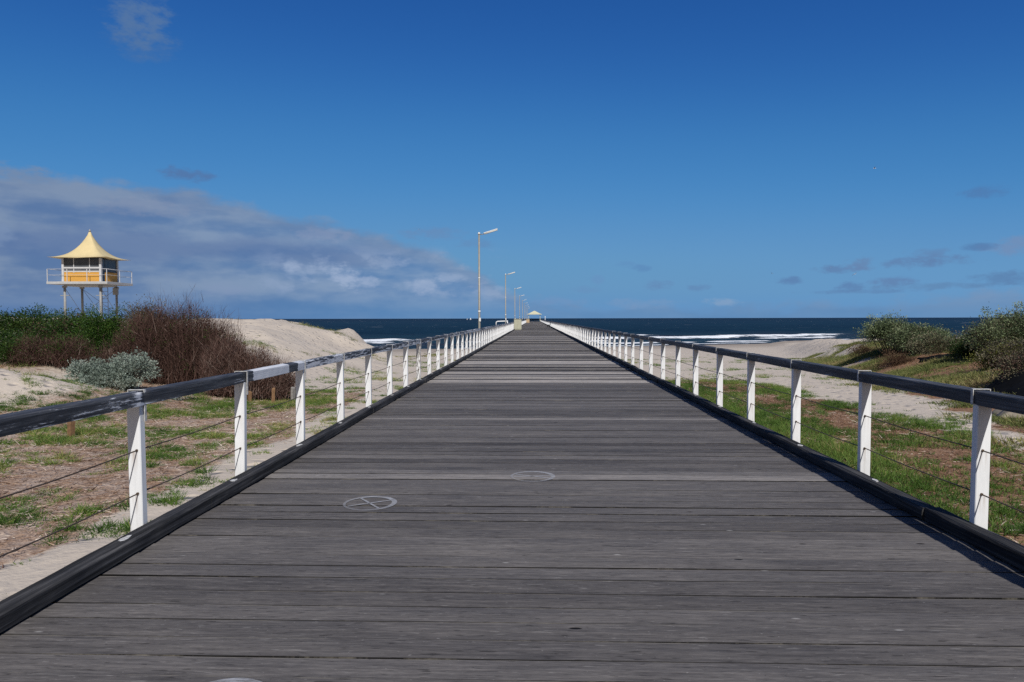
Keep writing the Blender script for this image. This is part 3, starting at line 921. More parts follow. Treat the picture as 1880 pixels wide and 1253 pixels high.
# ------------------------------------------------------------------ things on the jetty
def cabinet(name, loc, size, mat, label, cat):
    root = empty(name, loc); tag(root, label, cat)
    w, d, h = size
    b = MB(); b.box((0, 0, h / 2 + .04), (w, d, h - .08), bevel=.015, seg=2); b.box((0, 0, .03), (w * .94, d * .94, .06)); b.build('body', mat, root)
    t_ = MB(); t_.box((0, -.02, h + .01), (w + .07, d + .09, .05), bevel=.012); t_.build('lid', mat, root)
    dr = MB()
    for s in (-1, 1): dr.box((s * w * .245, -d / 2 - .006, h * .5), (w * .47, .016, h * .84), bevel=.004)
    dd = dr.build('doors', mat, root)
    hd = MB(); hd.box((.04, -d / 2 - .03, h * .52), (.025, .03, .14), bevel=.004); hd.build('handle', M['lamp_steel'], dd)
    return root
cabinet('cabinet', (-2.32, 97, 0), (1.06, .6, 1.52), M['cream'], 'pale cream cabinet standing against the left railing, the larger and nearer one', 'cabinet')
cabinet('storage_box', (-2.3, 250, 0), (1.15, .8, 1.3), M['tan_box'], 'small tan box by the left railing, farther out than the cream cabinet', 'box')

def bench(loc, rz, label):
    root = empty('bench', loc, rz); tag(root, label, 'bench')
    s = MB()
    for k in range(4): s.box((-.26 + .13 * k, 0, .45), (.115, 1.9, .05), bevel=.008)
    s.build('seat', M['dark_wood'], root)
    b = MB()
    for k in range(4): b.box((.27 + .03 * k, 0, .56 + .13 * k), (.05, 1.9, .115), bevel=.008)
    b.build('backrest', M['dark_wood'], root)
    for q in (-.75, .75):
        l = MB()
        l.box((-.2, q, .21), (.08, .09, .42)); l.box((.2, q, .21), (.08, .09, .42)); l.box((0, q, .40), (.6, .07, .05)); l.box((.33, q, .72), (.05, .06, .62), Matrix.Rotation(R(13), 3, 'Y'))
        l.build('leg', M['dark_wood'], root)
bench((2.6, 123, 0), 0, 'dark bench with its back to the right railing, far out on the planks')

def white_barrier():
    root = empty('pipe_barrier', (-3.75, 78.2, -.02))
    tag(root, 'white pipe barrier with a rounded corner on the landing outside the left railing', 'barrier')
    mb = MB()
    pts = [(-.62, 0, 0), (-.62, 0, 1.05), (-.58, 0, 1.22), (-.45, 0, 1.30), (.75, 0, 1.34)]
    mb.tube(pts, .062, 10)
    mb.build('pipe', M['white_pipe'], root)
    for q in (.7,):
        l = MB(); l.tube([(q, 0, 0), (q, 0, 1.30)], .05, 8); l.build('upright', M['white_pipe'], root)
white_barrier()

def white_post():
    root = empty('marker_post', (3.32, 207, 0)); tag(root, 'slim white post rising above the right railing near the shelter', 'post')
    p = MB(); p.box((0, 0, 1.0), (.16, .16, 2.3), bevel=.02); p.build('shaft', M['white_pipe'], root)
    c = MB(); c.loft([[(-.12, -.12, 2.15), (.12, -.12, 2.15), (.12, .12, 2.15), (-.12, .12, 2.15)], [(-.02, -.02, 2.32), (.02, -.02, 2.32), (.02, .02, 2.32), (-.02, .02, 2.32)]]); c.build('cap', M['white_pipe'], root)
white_post()

def shelter():
    root = empty('shelter', (.15, END + 6, 0)); tag(root, 'open shelter with a low cream hipped roof at the far end of the jetty', 'shelter')
    W, D, ez, az_ = 3.75, 3.4, 3.72, 5.55
    mb = MB()
    e = .16
    mb.loft([[(-W, -D, ez), (W, -D, ez), (W, D, ez), (-W, D, ez)], [(-W, -D, ez + e), (W, -D, ez + e), (W, D, ez + e), (-W, D, ez + e)],
             [(-W * .80, -D * .80, ez + e + .22), (W * .80, -D * .80, ez + e + .22), (W * .80, D * .80, ez + e + .22), (-W * .80, D * .80, ez + e + .22)],
             [(-.25, -.25, az_), (.25, -.25, az_), (.25, .25, az_), (-.25, .25, az_)]])
    rf = mb.build('roof', M['cream_roof'], root)
    g = MB(); g.box((0, -D - .04, ez - .02), (2 * W, .08, .2)); g.build('gutter', M['cream_roof'], rf)
    for sx in (-2.95, 2.95):
        for sy in (-2.6, 2.6):
            p = MB(); p.box((sx, sy, ez / 2 + .05), (.24, .24, ez - .12)); p.build('column', M['cream_roof'], root)
    b = MB()
    for k in range(3): b.box((0, 2.3, .75 + .25 * k), (5.6, .06, .14))
    b.build('back_rail', M['dark_wood'], root)
    # low dark table seats below the roof
shelter()
bench((1.0, END + 5.4, 0), R(90), 'dark bench under the cream shelter roof, on its right half')
bench((-1.1, END + 7.0, 0), R(90), 'dark bench under the cream shelter roof, behind the standing person')

def person(loc):
    root = empty('person', loc, R(20))
    tag(root, 'person in dark clothes standing under the left half of the shelter roof', 'person')
    bm = bmesh.new()
    J = [(0, 0, .92, .13), (0, 0, 1.12, .13), (0, .01, 1.36, .15), (0, 0, 1.48, .06), (0, -.02, 1.60, .09), (0, -.02, 1.70, .08),
         (.1, 0, .86, .09), (.11, -.02, .48, .06), (.11, .02, .09, .045), (.11, -.13, .04, .04),
         (-.1, 0, .86, .09), (-.12, .02, .48, .06), (-.12, .04, .09, .045), (-.12, -.11, .04, .04),
         (.2, 0, 1.40, .055), (.25, .03, 1.14, .042), (.24, -.06, .9, .032), (.24, -.09, .81, .03),
         (-.2, 0, 1.40, .055), (-.25, .03, 1.14, .042), (-.24, -.06, .9, .032), (-.24, -.09, .81, .03)]
    vs = [bm.verts.new(j[:3]) for j in J]
    for a, b in [(0, 1), (1, 2), (2, 3), (3, 4), (4, 5), (0, 6), (6, 7), (7, 8), (8, 9), (0, 10), (10, 11), (11, 12), (12, 13), (2, 14), (14, 15), (15, 16), (16, 17), (2, 18), (18, 19), (19, 20), (20, 21)]:
        bm.edges.new((vs[a], vs[b]))
    me = bpy.data.meshes.new('body'); bm.to_mesh(me); bm.free()
    me.materials.append(M['dark_cloth'])
    o = bpy.data.objects.new('body', me); COL.objects.link(o); o.parent = root
    sm = o.modifiers.new('Skin', 'SKIN'); o.modifiers.new('Sub', 'SUBSURF').levels = 1
    for i, j in enumerate(J): me.skin_vertices[0].data[i].radius = (j[3], j[3])
    me.skin_vertices[0].data[0].use_root = True
    h = MB(); h.loft([[(.098 * math.cos(a) * r, -.01 + .105 * math.sin(a) * r, z) for a in [2 * math.pi * q / 10 for q in range(10)]] for z, r in ((1.60, 1.0), (1.68, 1.06), (1.75, .85), (1.80, .3))], smooth=True)
    h.build('hair', M['dark_wood'], root)
person((-1.5, END + 4.4, 0))

# ------------------------------------------------------------------ lifeguard tower
def tower():
    ox, oy = -32.75, 49.6
    g = float(hgt(ox, oy))
    root = empty('lifeguard_tower', (ox, oy, g), R(1.0))
    tag(root, 'orange lifeguard hut on stilts under a pointed yellow tent roof, behind the left bushes', 'lifeguard tower')
    Z = lambda z: z - g
    hx, hy = 2.2, 1.62                     # platform half size
    cx, cy = 1.37, 1.0                     # cabin half size
    pz = 4.33
    s = MB(); s.box((0, 0, Z(pz - .09)), (2 * hx, 2 * hy, .18), bevel=.01); s.box((0, 0, Z(pz - .24)), (2 * cx, 2 * cy, .12)); pl = s.build('platform', M['slab'], root)
    # cabin frame
    f = MB()
    for sx in (-1, 1):
        for sy in (-1, 1):
            f.box((sx * cx, sy * cy, Z(pz + .95)), (.15, .15, 1.9))
    f.box((0, -cy - .02, Z(pz + 1.03)), (2 * cx - .15, .07, .10)); f.box((cx + .02, 0, Z(pz + .98)), (.07, 2 * cy - .15, .06))
    f.box((0, -cy - .02, Z(pz + .76)), (2 * cx - .15, .05, .09))
    for q in (-.58, .58): f.box((q, -cy - .015, Z(pz + 1.2)), (.05, .05, 1.1))
    f.box((cx - .13, -cy + .38, Z(pz + .95)), (.10, .10, 1.9)) if False else None
    f.build('frame', M['tower_white'], root)
    p = MB(); p.box((0, -cy, Z(pz + .38)), (2 * cx - .14, .05, .76)); p.box((cx, .22, Z(pz + .38)), (.05, 2 * cy - .60, .72)); p.box((-cx, 0, Z(pz + .38)), (.05, 2 * cy - .14, .76)); p.box((0, cy, Z(pz + .38)), (2 * cx - .14, .05, .76))
    p.build('wall_panel', M['orange'], root)
    for nm, c, sz in (('front', (0, -cy + .01, Z(pz + 1.30)), (2 * cx - .15, .03, 1.06)), ('side', (cx - .01, .22, Z(pz + 1.32)), (.03, 2 * cy - .60, 1.1)), ('far', (-cx + .01, 0, Z(pz + 1.30)), (.03, 2 * cy - .15, 1.06)), ('back', (0, cy - .01, Z(pz + 1.30)), (2 * cx - .15, .03, 1.06))):
        w = MB(); w.box(c, sz); w.build('window', M['glass'], root)
    d = MB(); d.box((cx - .012, -cy + .27, Z(pz + .93)), (.035, .38, 1.82)); dr = d.build('door', M['glass'], root)
    h = MB(); h.box((cx + .03, -cy + .38, Z(pz + .9)), (.03, .03, .12)); h.build('handle', M['tower_white'], dr)
    # tent roof: square eave, concave sweep to the point
    rb = MB(); rings = []
    rx, ry = 2.16, 1.62
    n = 14
    for i in range(n + 1):
        u = i / n
        k = (1 - u)
        sc = k if k > .02 else .02
        z = 6.10 + (8.12 - 6.10) * (.10 * u + .90 * u ** 2.35)
        ring = []
        for (ax, ay, bx, by) in ((-1, -1, 1, -1), (1, -1, 1, 1), (1, 1, -1, 1), (-1, 1, -1, -1)):
            for j in range(6):
                v = j / 6
                X = (ax + (bx - ax) * v); Y = (ay + (by - ay) * v)
                mid = 1 - abs(2 * v - 1)
                pull = 1 - .055 * mid * (1 - u)
                rd = 1 - (1 - .78) * (u ** .8) * (1 - mid) * .9
                ring.append((X * rx * sc * pull * rd, Y * ry * sc * pull * rd, Z(z - .06 * mid * (1 - u) ** 2)))
        rings.append(ring)
    rb.loft(rings, smooth=True)
    rf = rb.build('roof', M['roof'], root)
    fi = MB(); fi.tube([(0, 0, Z(8.08)), (0, 0, Z(8.16)), (0, 0, Z(8.26))], [.085, .075, .03], 10); fi.build('finial', M['tower_steel'], rf)
    ef = MB(); ef.box((0, 0, Z(6.10)), (2 * cx + .3, 2 * cy + .3, .10)); ef.build('roof_frame', M['dark_wood'], root)
    # railing round the platform
    r = MB()
    for z, th in ((pz + .90, .032), (pz + .48, .022)):
        for sy in (-1, 1): r.tube([(-hx + .05, sy * (hy - .05), Z(z)), (hx - .05, sy * (hy - .05), Z(z))], th / 2, 6)
        for sx in (-1, 1): r.tube([(sx * (hx - .05), -hy + .05, Z(z)), (sx * (hx - .05), hy - .05, Z(z))], th / 2, 6)
    r.build('guard_rail', M['tower_white'], root)
    for (x, y) in [(-hx + .05, -hy + .05), (-.72, -hy + .05), (.72, -hy + .05), (hx - .05, -hy + .05), (-hx + .05, hy - .05), (-.72, hy - .05), (.72, hy - .05), (hx - .05, hy - .05), (hx - .05, 0), (-hx + .05, 0)]:
        q = MB(); q.box((x, y, Z(pz + .45)), (.042, .042, .9)); q.build('rail_post', M['tower_white'], root)
    # stilts
    for sx in (-1, 1):
        for sy in (-1, 1):
            gx, gy = sx * (cx - .06), sy * (cy - .02)
            gz = float(hgt(ox + gx, oy + gy)) - .6
            l = MB(); l.tube([(gx, gy, Z(gz)), (gx, gy, Z(pz - .28))], .085, 10)
            if sy < 0: l.box((gx, gy, Z(pz - .98)), (.62, .10, .05))
            l.box((gx, gy, Z(pz - .35)), (.28, .16, .14))
            o = l.build('leg', M['tower_steel'], root)
            if sx > 0 and sy > 0:
                b = MB(); b.box((gx, gy - .12, Z(pz - .62)), (.34, .2, .52), bevel=.01); b.build('meter_box', M['tower_steel'], o)
    br = MB()
    a = lambda sx, sy, z: (sx * (cx - .06), sy * (cy - .02), Z(z))
    for u, v in (((-1, 1), (1, 1)), ((1, 1), (-1, 1)), ((-1, -1), (-1, 1)), ((1, -1), (1, 1)), ((-1, 1), (1, -1))):
        br.tube([a(u[0], u[1], pz - .4), a(v[0], v[1], 2.0)], .014, 5)
    br.build('brace', M['tower_steel'], root)
    # ladder at the far side
    st = MB()
    for sx in (-.22, .22): st.tube([(sx, hy + .06, Z(1.2)), (sx, hy + .06, Z(pz + .9))], .022, 6)
    for k in range(11): st.tube([(-.22, hy + .06, Z(1.5 + .28 * k)), (.22, hy + .06, Z(1.5 + .28 * k))], .014, 6)
    st.build('ladder', M['tower_steel'], root)
tower()

# ------------------------------------------------------------------ vegetation
def unit(n):
    v = rng.normal(size=(n, 3)); return v / np.linalg.norm(v, axis=1, keepdims=True)

def leaf_quads(P, Nrm, size, aspect=2.2, droop=0.0):
    """diamond leaves at P, long axis roughly along Nrm with scatter."""
    n = len(P)
    d = Nrm + .75 * unit(n); d[:, 2] += .25 - droop; d /= np.linalg.norm(d, axis=1, keepdims=True)
    s = np.cross(d, unit(n)); s /= np.linalg.norm(s, axis=1, keepdims=True) + 1e-9
    L = size[:, None]; Wd = L / aspect
    a = P; b = P + d * L * .5 + s * Wd * .5; c = P + d * L; e = P + d * L * .5 - s * Wd * .5
    V = np.stack([a, b, c, e], 1).reshape(-1, 3)
    F = np.arange(4 * n).reshape(n, 4)
    return V, F

def ribbons(P0, D, L, W, segs, curve, rise=0.0):
    """thin bent ribbons: start P0, direction D, length L, half width W."""
    n = len(P0)
    side = np.cross(D, unit(n)); side /= np.linalg.norm(side, axis=1, keepdims=True) + 1e-9
    bendv = unit(n) * curve; bendv[:, 2] += rise
    pts = []
    for i in range(segs + 1):
        u = i / segs
        c = P0 + (D * u + bendv * u * u) * L[:, None]
        w = (W * (1 - .85 * u))[:, None]
        pts.append(np.stack([c - side * w, c + side * w], 1))
    V = np.stack(pts, 1).reshape(n, -1, 3)          # n, (segs+1)*2, 3
    k = 2 * (segs + 1)
    f = np.array([[2 * i, 2 * i + 1, 2 * i + 3, 2 * i + 2] for i in range(segs)])
    F = (np.arange(n)[:, None, None] * k + f[None]).reshape(-1, 4)
    return V.reshape(-1, 3), F

def lobes_points(lobes, n, rmin, rmax):
    w = np.array([l[3] * l[5] + l[4] * l[5] for l in lobes]); w = w / w.sum()
    idx = rng.choice(len(lobes), n, p=w)
    Lb = np.array(lobes)[idx]
    u = unit(n); u[:, 2] = np.where(u[:, 2] < -.35, -u[:, 2] * .5, u[:, 2])
    r = rng.uniform(rmin, rmax, n)[:, None]
    P = Lb[:, :3] + u * Lb[:, 3:6] * r
    return P, u

def branch_part(root, lobes, mat, n=14, rad=.045):
    mb = MB()
    for i in range(n):
        l = lobes[i % len(lobes)]
        q = Vector(l[:3]) + Vector((random.uniform(-.7, .7) * l[3], random.uniform(-.7, .7) * l[4], random.uniform(-.1, .7) * l[5]))
        b0 = Vector((l[0] * .35 + random.uniform(-.15, .15), l[1] * .35 + random.uniform(-.15, .15), -.15))
        mid = b0.lerp(q, .5) + Vector((random.uniform(-.15, .15), random.uniform(-.15, .15), random.uniform(-.05, .15)))
        mb.tube([b0, mid, q], [rad, rad * .6, rad * .2], 5)
    mb.build('stems', mat, root)

def leafy_shrub(name, loc, lobes, mat, n_clump, per, leaf, label, cat='shrub', group=None, clump=.16, stems=True, extra=None, aspect=2.2, top=False):
    """lobes: list of (x,y,z,rx,ry,rz) relative to the base."""
    x, y = loc; z = float(hgt(x, y))
    root = empty(name, (x, y, z)); tag(root, label, cat, group)
    lob = [tuple(l) for l in lobes]
    C, U = lobes_points(lob, n_clump, .55, 1.06)
    if top:                                   # foliage carried on the crown, bare twigs beneath
        lo_ = U[:, 2] < .12
        C[lo_, 2] += np.abs(rng.normal(0, .35, lo_.sum()))
    C += rng.normal(size=C.shape).clip(-1.4, 1.4) * clump * .9
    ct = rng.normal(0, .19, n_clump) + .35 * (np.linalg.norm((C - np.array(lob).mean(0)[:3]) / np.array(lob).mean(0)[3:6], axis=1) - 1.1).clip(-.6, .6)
    n = n_clump * per
    idx = np.repeat(np.arange(n_clump), per)
    off = rng.normal(size=(n, 3)).clip(-1.9, 1.9) * (clump * rng.uniform(.45, 1.15, n_clump)[idx])[:, None]
    off[:, 2] *= .7
    P = C[idx] + off
    nr = off / (np.linalg.norm(off, axis=1, keepdims=True) + 1e-6) * .7 + U[idx] * .8
    gz = hgt(P[:, 0] + x, P[:, 1] + y) - z
    P[:, 2] = np.maximum(P[:, 2], gz + .02)
    V, F = leaf_quads(P, nr, rng.uniform(.7, 1.3, n) * leaf, aspect)
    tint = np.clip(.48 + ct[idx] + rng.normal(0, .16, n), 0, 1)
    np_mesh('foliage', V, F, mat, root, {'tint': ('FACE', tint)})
    if stems: branch_part(root, lob, M['bark'])
    if extra:
        m2, nc2, per2, lf2 = extra
        C, U = lobes_points(lob, nc2, .6, 1.08)
        idx = np.repeat(np.arange(nc2), per2); n = nc2 * per2
        off = rng.normal(size=(n, 3)) * clump
        P = C[idx] + off
        V, F = leaf_quads(P, U[idx], rng.uniform(.7, 1.3, n) * lf2, aspect)
        np_mesh('dry_foliage', V, F, m2, root, {'tint': ('FACE', np.clip(.5 + rng.normal(0, .2, n), 0, 1))})
    return root

def twiggy_shrub(loc, lobes, label, n_stem, group=None, fleck=9000, height=1.0, leafn=0, pale=0.0):
    x, y = loc; z = float(hgt(x, y))
    root = empty('twiggy_shrub', (x, y, z)); tag(root, label, 'shrub', group)
    L = np.array(lobes)
    # stems: from the ground up into and past the lobes
    w = L[:, 3] * L[:, 5]; idx = rng.choice(len(L), n_stem, p=w / w.sum())
    u = unit(n_stem); rr = rng.uniform(.35, 1.0, n_stem)[:, None] ** .6
    top = L[idx, :3] + u * L[idx, 3:6] * rr
    top[:, 2] = np.maximum(top[:, 2], .25) + np.abs(rng.normal(0, .10, n_stem)) * height
    base = top.copy(); base[:, :2] = L[idx, :2] + (top[:, :2] - L[idx, :2]) * rng.uniform(.45, .8, (n_stem, 1)) + rng.normal(size=(n_stem, 2)) * .18
    gz = hgt(base[:, 0] + x, base[:, 1] + y) - z
    low = rng.uniform(0, .75, n_stem)
    base[:, 2] = gz + (top[:, 2] - gz) * low
    D = top - base; Ln = np.linalg.norm(D, axis=1); D /= Ln[:, None] + 1e-6
    V, F = ribbons(base, D, Ln, rng.uniform(.004, .0085, n_stem), 4, .13)
    ti = np.repeat(np.clip(rng.normal(.50 + pale, .22, n_stem), 0, 1), 4)
    V2 = V.reshape(n_stem, -1, 3)
    # side twigs
    k = 3
    pi = np.repeat(np.arange(n_stem), k)
    s = rng.uniform(.35, .95, n_stem * k)[:, None]
    p0 = base[pi] + D[pi] * Ln[pi][:, None] * s
    d2 = D[pi] * .7 + unit(n_stem * k) * .75; d2[:, 2] += .35; d2 /= np.linalg.norm(d2, axis=1, keepdims=True)
    V3, F3 = ribbons(p0, d2, rng.uniform(.14, .42, n_stem * k), rng.uniform(.003, .0055, n_stem * k), 2, .2)
    ti3 = np.repeat(np.clip(rng.normal(.48 + pale, .24, n_stem * k), 0, 1), 2)
    # dry flecks: bud and leaf scraps
    C, U = lobes_points([tuple(l) for l in L], fleck, .25, 1.0)
    C[:, 2] = np.maximum(C[:, 2], hgt(C[:, 0] + x, C[:, 1] + y) - z + .03)
    V4, F4 = leaf_quads(C, U, rng.uniform(.03, .085, fleck), 2.6)
    ti4 = np.clip(rng.normal(.30 + pale * .6, .22, fleck), 0, 1)
    Vt = np.concatenate([V, V3, V4]); Ft = np.concatenate([F, F3 + len(V), F4 + len(V) + len(V3)])
    np_mesh('twigs', Vt, Ft, M['twig'], root, {'tint': ('FACE', np.concatenate([ti, ti3, ti4]))})
    if leafn:
        nc = leafn // 30
        C, U = lobes_points([tuple(l) for l in L], nc, .7, 1.0)
        idx = np.repeat(np.arange(nc), 30); P = C[idx] + rng.normal(size=(nc * 30, 3)) * .09
        V, F = leaf_quads(P, U[idx], rng.uniform(.03, .06, nc * 30))
        np_mesh('green_sprigs', V, F, M['bright_leaf'], root, {'tint': ('FACE', np.clip(.5 + rng.normal(0, .2, nc * 30), 0, 1))})
    return root

def at(px, d):                          # world x of a bearing seen at distance d down the jetty
    k = (px - 981) / 1254
    return k * d / (1 + .0325 * k)
GL = 'shrubs on the left dune'
GR = 'shrubs on the right dune'
# left side, back to front
leafy_shrub('green_shrub', (at(20, 27), 27), [(-.8, 0, .6, 1.7, 1.3, 1.0), (1.0, .2, .65, 1.5, 1.2, .95), (2.4, .3, .5, 1.1, 1.0, .85), (-3, .2, .6, 1.8, 1.3, 1.05)], M['green_leaf'], 950, 40, .075, 'wide dark green shrub with an even top, far left in front of the tower', group=GL)
leafy_shrub('green_shrub', (at(150, 25), 25), [(0, 0, .7, 1.1, .9, .95), (-1.2, -.1, .5, .9, .9, .85)], M['green_leaf'], 420, 36, .07, 'dark green shrub with brownish patches below the left legs of the tower', group=GL, extra=(M['twig'], 120, 30, .06))
leafy_shrub('green_shrub', (at(180, 23.4), 23.4), [(.1, 0, .95, .62, .6, .8), (-.35, -.3, .25, .8, .6, .6), (.35, -.1, .6, .55, .5, .6)], M['bright_leaf'], 460, 36, .06, 'brighter green rounded shrub below the middle of the tower, beside brown twigs', group=GL)
leafy_shrub('green_shrub', (at(222, 23.8), 23.8), [(-.05, 0, 1.25, .36, .34, .8), (.5, .1, 1.35, .4, .34, .75)], M['green_leaf'], 210, 34, .055, 'narrow upright dark green shrub under the right legs of the tower', group=GL)
leafy_shrub('green_shrub', (at(268, 22.6), 22.6), [(0, 0, 1.75, .42, .38, .78)], M['drab_leaf'], 150, 34, .055, 'tall olive shrub poking from the top of the brown twigs', group=GL)
leafy_shrub('green_shrub', (at(15, 22), 22), [(-.4, 0, .35, 1.1, .9, .75), (.5, -.2, .2, .8, .7, .5), (-1.6, 0, .4, 1.0, .9, .8)], M['green_leaf'], 420, 36, .06, 'dark green shrub above the sand mound at the left picture edge', group=GL)
twiggy_shrub((at(95, 21.8), 21.8), [(-.6, 0, .35, .9, .7, .62), (.5, .1, .35, .95, .7, .68)], 'low brown twiggy shrub between dark green bushes above the sand mound', 1500, GL, 6000, .5, 3600)
twiggy_shrub((at(330, 21.6), 21.6), [(-1.45, .2, 1.05, .8, .8, 1.15), (-.7, 0, 1.2, 1.0, .9, 1.45), (.3, 0, 1.2, 1.05, .9, 1.42), (1.15, .1, .95, .95, .8, 1.2), (-1.9, -.2, .35, .8, .7, .8)], 'tallest brown twiggy shrub, bare stems reaching above the horizon left of the sand dune', 9000, GL, 22000, 3.0, 4200)
twiggy_shrub((at(455, 20.6), 20.6), [(-.65, 0, .8, .85, .7, 1.15), (.2, 0, .65, .9, .7, .95), (.95, -.1, .4, .65, .5, .75)], 'brown twiggy shrub sloping down to the rail, right end of the thicket', 4200, GL, 9000, 1.4, 0, .22)
leafy_shrub('saltbush', (at(210, 19.4), 19.4), [(-.15, 0, .32, .62, .5, .50), (.55, .05, .48, .55, .5, .58), (-.85, .1, .35, .4, .4, .42), (-1.15, .1, .55, .22, .22, .25), (.1, -.3, .15, .7, .4, .35)], M['silver_leaf'], 520, 34, .052, 'silver grey saltbush in front of the brown twigs', group=GL, clump=.085, aspect=1.8)
leafy_shrub('saltbush', (at(338, 19.0), 19.0), [(0, 0, .2, .2, .2, .25), (-.35, 0, .08, .2, .2, .14)], M['silver_leaf'], 40, 26, .045, 'small silver grey sprig between the saltbush and the second left post', group=GL, clump=.06, aspect=1.8, stems=False)
# right side
leafy_shrub('olive_shrub', (at(1640, 38), 38), [(-.2, 0, 1.15, .8, .9, .7), (.45, .1, .75, .75, .8, .7), (-.75, .2, .95, .55, .6, .6)], M['olive_leaf'], 300, 56, .085, 'olive shrub with pale tops against the sea, left end of the right thicket', group=GR, extra=(M['drab_leaf'], 170, 30, .06), clump=.20, top=True)
leafy_shrub('olive_shrub', (at(1690, 36.5), 36.5), [(-.5, 0, .65, .85, .8, .9), (.55, .1, .70, .9, .8, .70)], M['olive_leaf'], 300, 56, .085, 'rounded olive shrub in front of the sea, above the small black patch', group=GR, extra=(M['drab_leaf'], 200, 30, .06), clump=.20, top=True)
leafy_shrub('olive_shrub', (at(1745, 34), 34), [(-.8, 0, .2, 1.0, .8, .6), (.5, 0, .12, 1.1, .8, .5), (1.3, .3, .2, .6, .7, .5)], M['drab_leaf'], 560, 36, .075, 'low drab grey green shrub in the dip between the taller right bushes', group=GR, extra=(M['olive_leaf'], 160, 30, .07))
leafy_shrub('green_shrub', (at(1786, 29.5), 29.5), [(-.1, 0, .30, .66, .6, .58), (.5, -.1, .15, .55, .5, .40)], M['green_leaf'], 330, 36, .065, 'deep green bush, greenest one of the right thicket', group=GR)
leafy_shrub('olive_shrub', (at(1846, 28), 28), [(-.7, 0, .75, .7, .8, .7), (.15, .1, 1.1, .8, .8, .62), (.95, 0, 1.1, .75, .8, .78), (.4, -.3, .45, .9, .7, .6), (1.9, 0, .9, .9, .8, .72)], M['olive_leaf'], 460, 56, .08, 'tallest bush on the right, green tops over a brown side, rising above the horizon', group=GR, extra=(M['drab_leaf'], 460, 32, .065), clump=.19, top=True)
leafy_shrub('olive_shrub', (at(1866, 24), 24), [(-.35, 0, .2, .65, .6, .45), (.5, 0, .3, .75, .6, .5)], M['drab_leaf'], 330, 34, .065, 'low olive brown bush at the right picture edge under the tallest bush', group=GR, extra=(M['yellow_leaf'], 80, 30, .055))
leafy_shrub('olive_shrub', (at(1888, 20.5), 20.5), [(-.25, 0, .3, .55, .5, .55), (.5, 0, .4, .7, .5, .6)], M['drab_leaf'], 260, 34, .055, 'dark brown bush cut by the right picture edge above the large black patch', group=GR, extra=(M['twig'], 120, 30, .06))
leafy_shrub('rusty_shrub', (at(1640, 33.5), 33.5), [(0, 0, .15, .65, .5, .38), (.5, 0, .1, .4, .4, .3)], M['red_leaf'], 150, 34, .055, 'low rusty brown shrub on bare sand below the olive shrubs', group=GR, stems=False)
leafy_shrub('rusty_shrub', (at(1585, 41), 41), [(0, 0, .15, .7, .6, .42)], M['red_leaf'], 110, 34, .06, 'low rusty shrub on the sand spit nearest the breaking waves', group=GR, stems=False)
leafy_shrub('yellow_shrub', (at(1828, 24.5), 24.5), [(-.3, 0, .1, .45, .4, .3), (.35, 0, .15, .5, .4, .36)], M['yellow_leaf'], 130, 34, .05, 'bright yellow green plant in front of the deep green bush', group=GR, stems=False)

# ground cover: grass blades, leaf rosettes, litter
def scatter(x0, x1, y0, y1, n, dens):
    """points with probability dens(x, y)."""
    x = rng.uniform(x0, x1, n); y = rng.uniform(y0, y1, n)
    k = rng.random(n) < dens(x, y)
    return x[k], y[k]

def grass_mesh(name, x, y, per, hmin, hmax, mat, label, spread, width, tshift=0.0, flat=.5, hmul=None, tadd=None):
    n = len(x); idx = np.repeat(np.arange(n), per); N = n * per
    patch = fbm(x * .8, y * .8, 61, 3) - .5
    ct = .42 + tshift + patch * .7 + (fbm(x * .28, y * .28, 67, 2) - .5) * .8 + rng.normal(0, .13, n)
    if tadd is not None: ct = ct + tadd
    hs = rng.uniform(hmin, hmax, n) * (1 + 1.1 * patch)
    if hmul is not None: hs = hs * hmul
    ang = rng.uniform(0, 2 * math.pi, N); r = np.abs(rng.normal(0, spread, N))
    px = x[idx] + r * np.cos(ang); py = y[idx] + r * np.sin(ang)
    P = np.stack([px, py, hgt(px, py) - .01], 1)
    D = np.stack([np.cos(ang) * flat, np.sin(ang) * flat, np.ones(N)], 1) + rng.normal(size=(N, 3)) * .28
    D[:, 2] = np.abs(D[:, 2]) + .15
    D /= np.linalg.norm(D, axis=1, keepdims=True)
    V, F = ribbons(P, D, hs[idx] * rng.uniform(.5, 1.15, N), np.full(N, width) * rng.uniform(.6, 1.3, N), 2, .22, -.25)
    ti = np.repeat(np.clip(ct[idx] + rng.normal(0, .16, N), 0, 1), 2)
    o = np_mesh(name, V, F, mat, None, {'tint': ('FACE', ti)})
    tag(o, label, 'grass', None, 'stuff')
    return o

def clumps(cx, cy, rmin, rmax, dens):
    """tufts gathered into domed clumps of weeds: positions, height factor, tint offset."""
    X = []; Y = []; H = []; T = []
    for a, b in zip(cx, cy):
        r = rng.uniform(rmin, rmax) * rng.uniform(.6, 1.0); k = max(4, int(dens * r * r))
        u = rng.normal(size=(k, 2)) * r * .5 * np.array([rng.uniform(.8, 1.6), rng.uniform(.7, 1.1)])
        d = np.linalg.norm(u, axis=1) / r
        X.append(a + u[:, 0]); Y.append(b + u[:, 1])
        H.append((.55 + 1.3 * np.exp(-(d * 1.3) ** 2)) * rng.uniform(.7, 1.25)); T.append(np.full(k, rng.normal(0, .2)))
    return [np.concatenate(q) for q in (X, Y, H, T)]

def patch_mask(x, y, seed, lo, hi, sc=.55):
    return sstep(lo, hi, fbm(x * sc, y * sc, seed, 4))

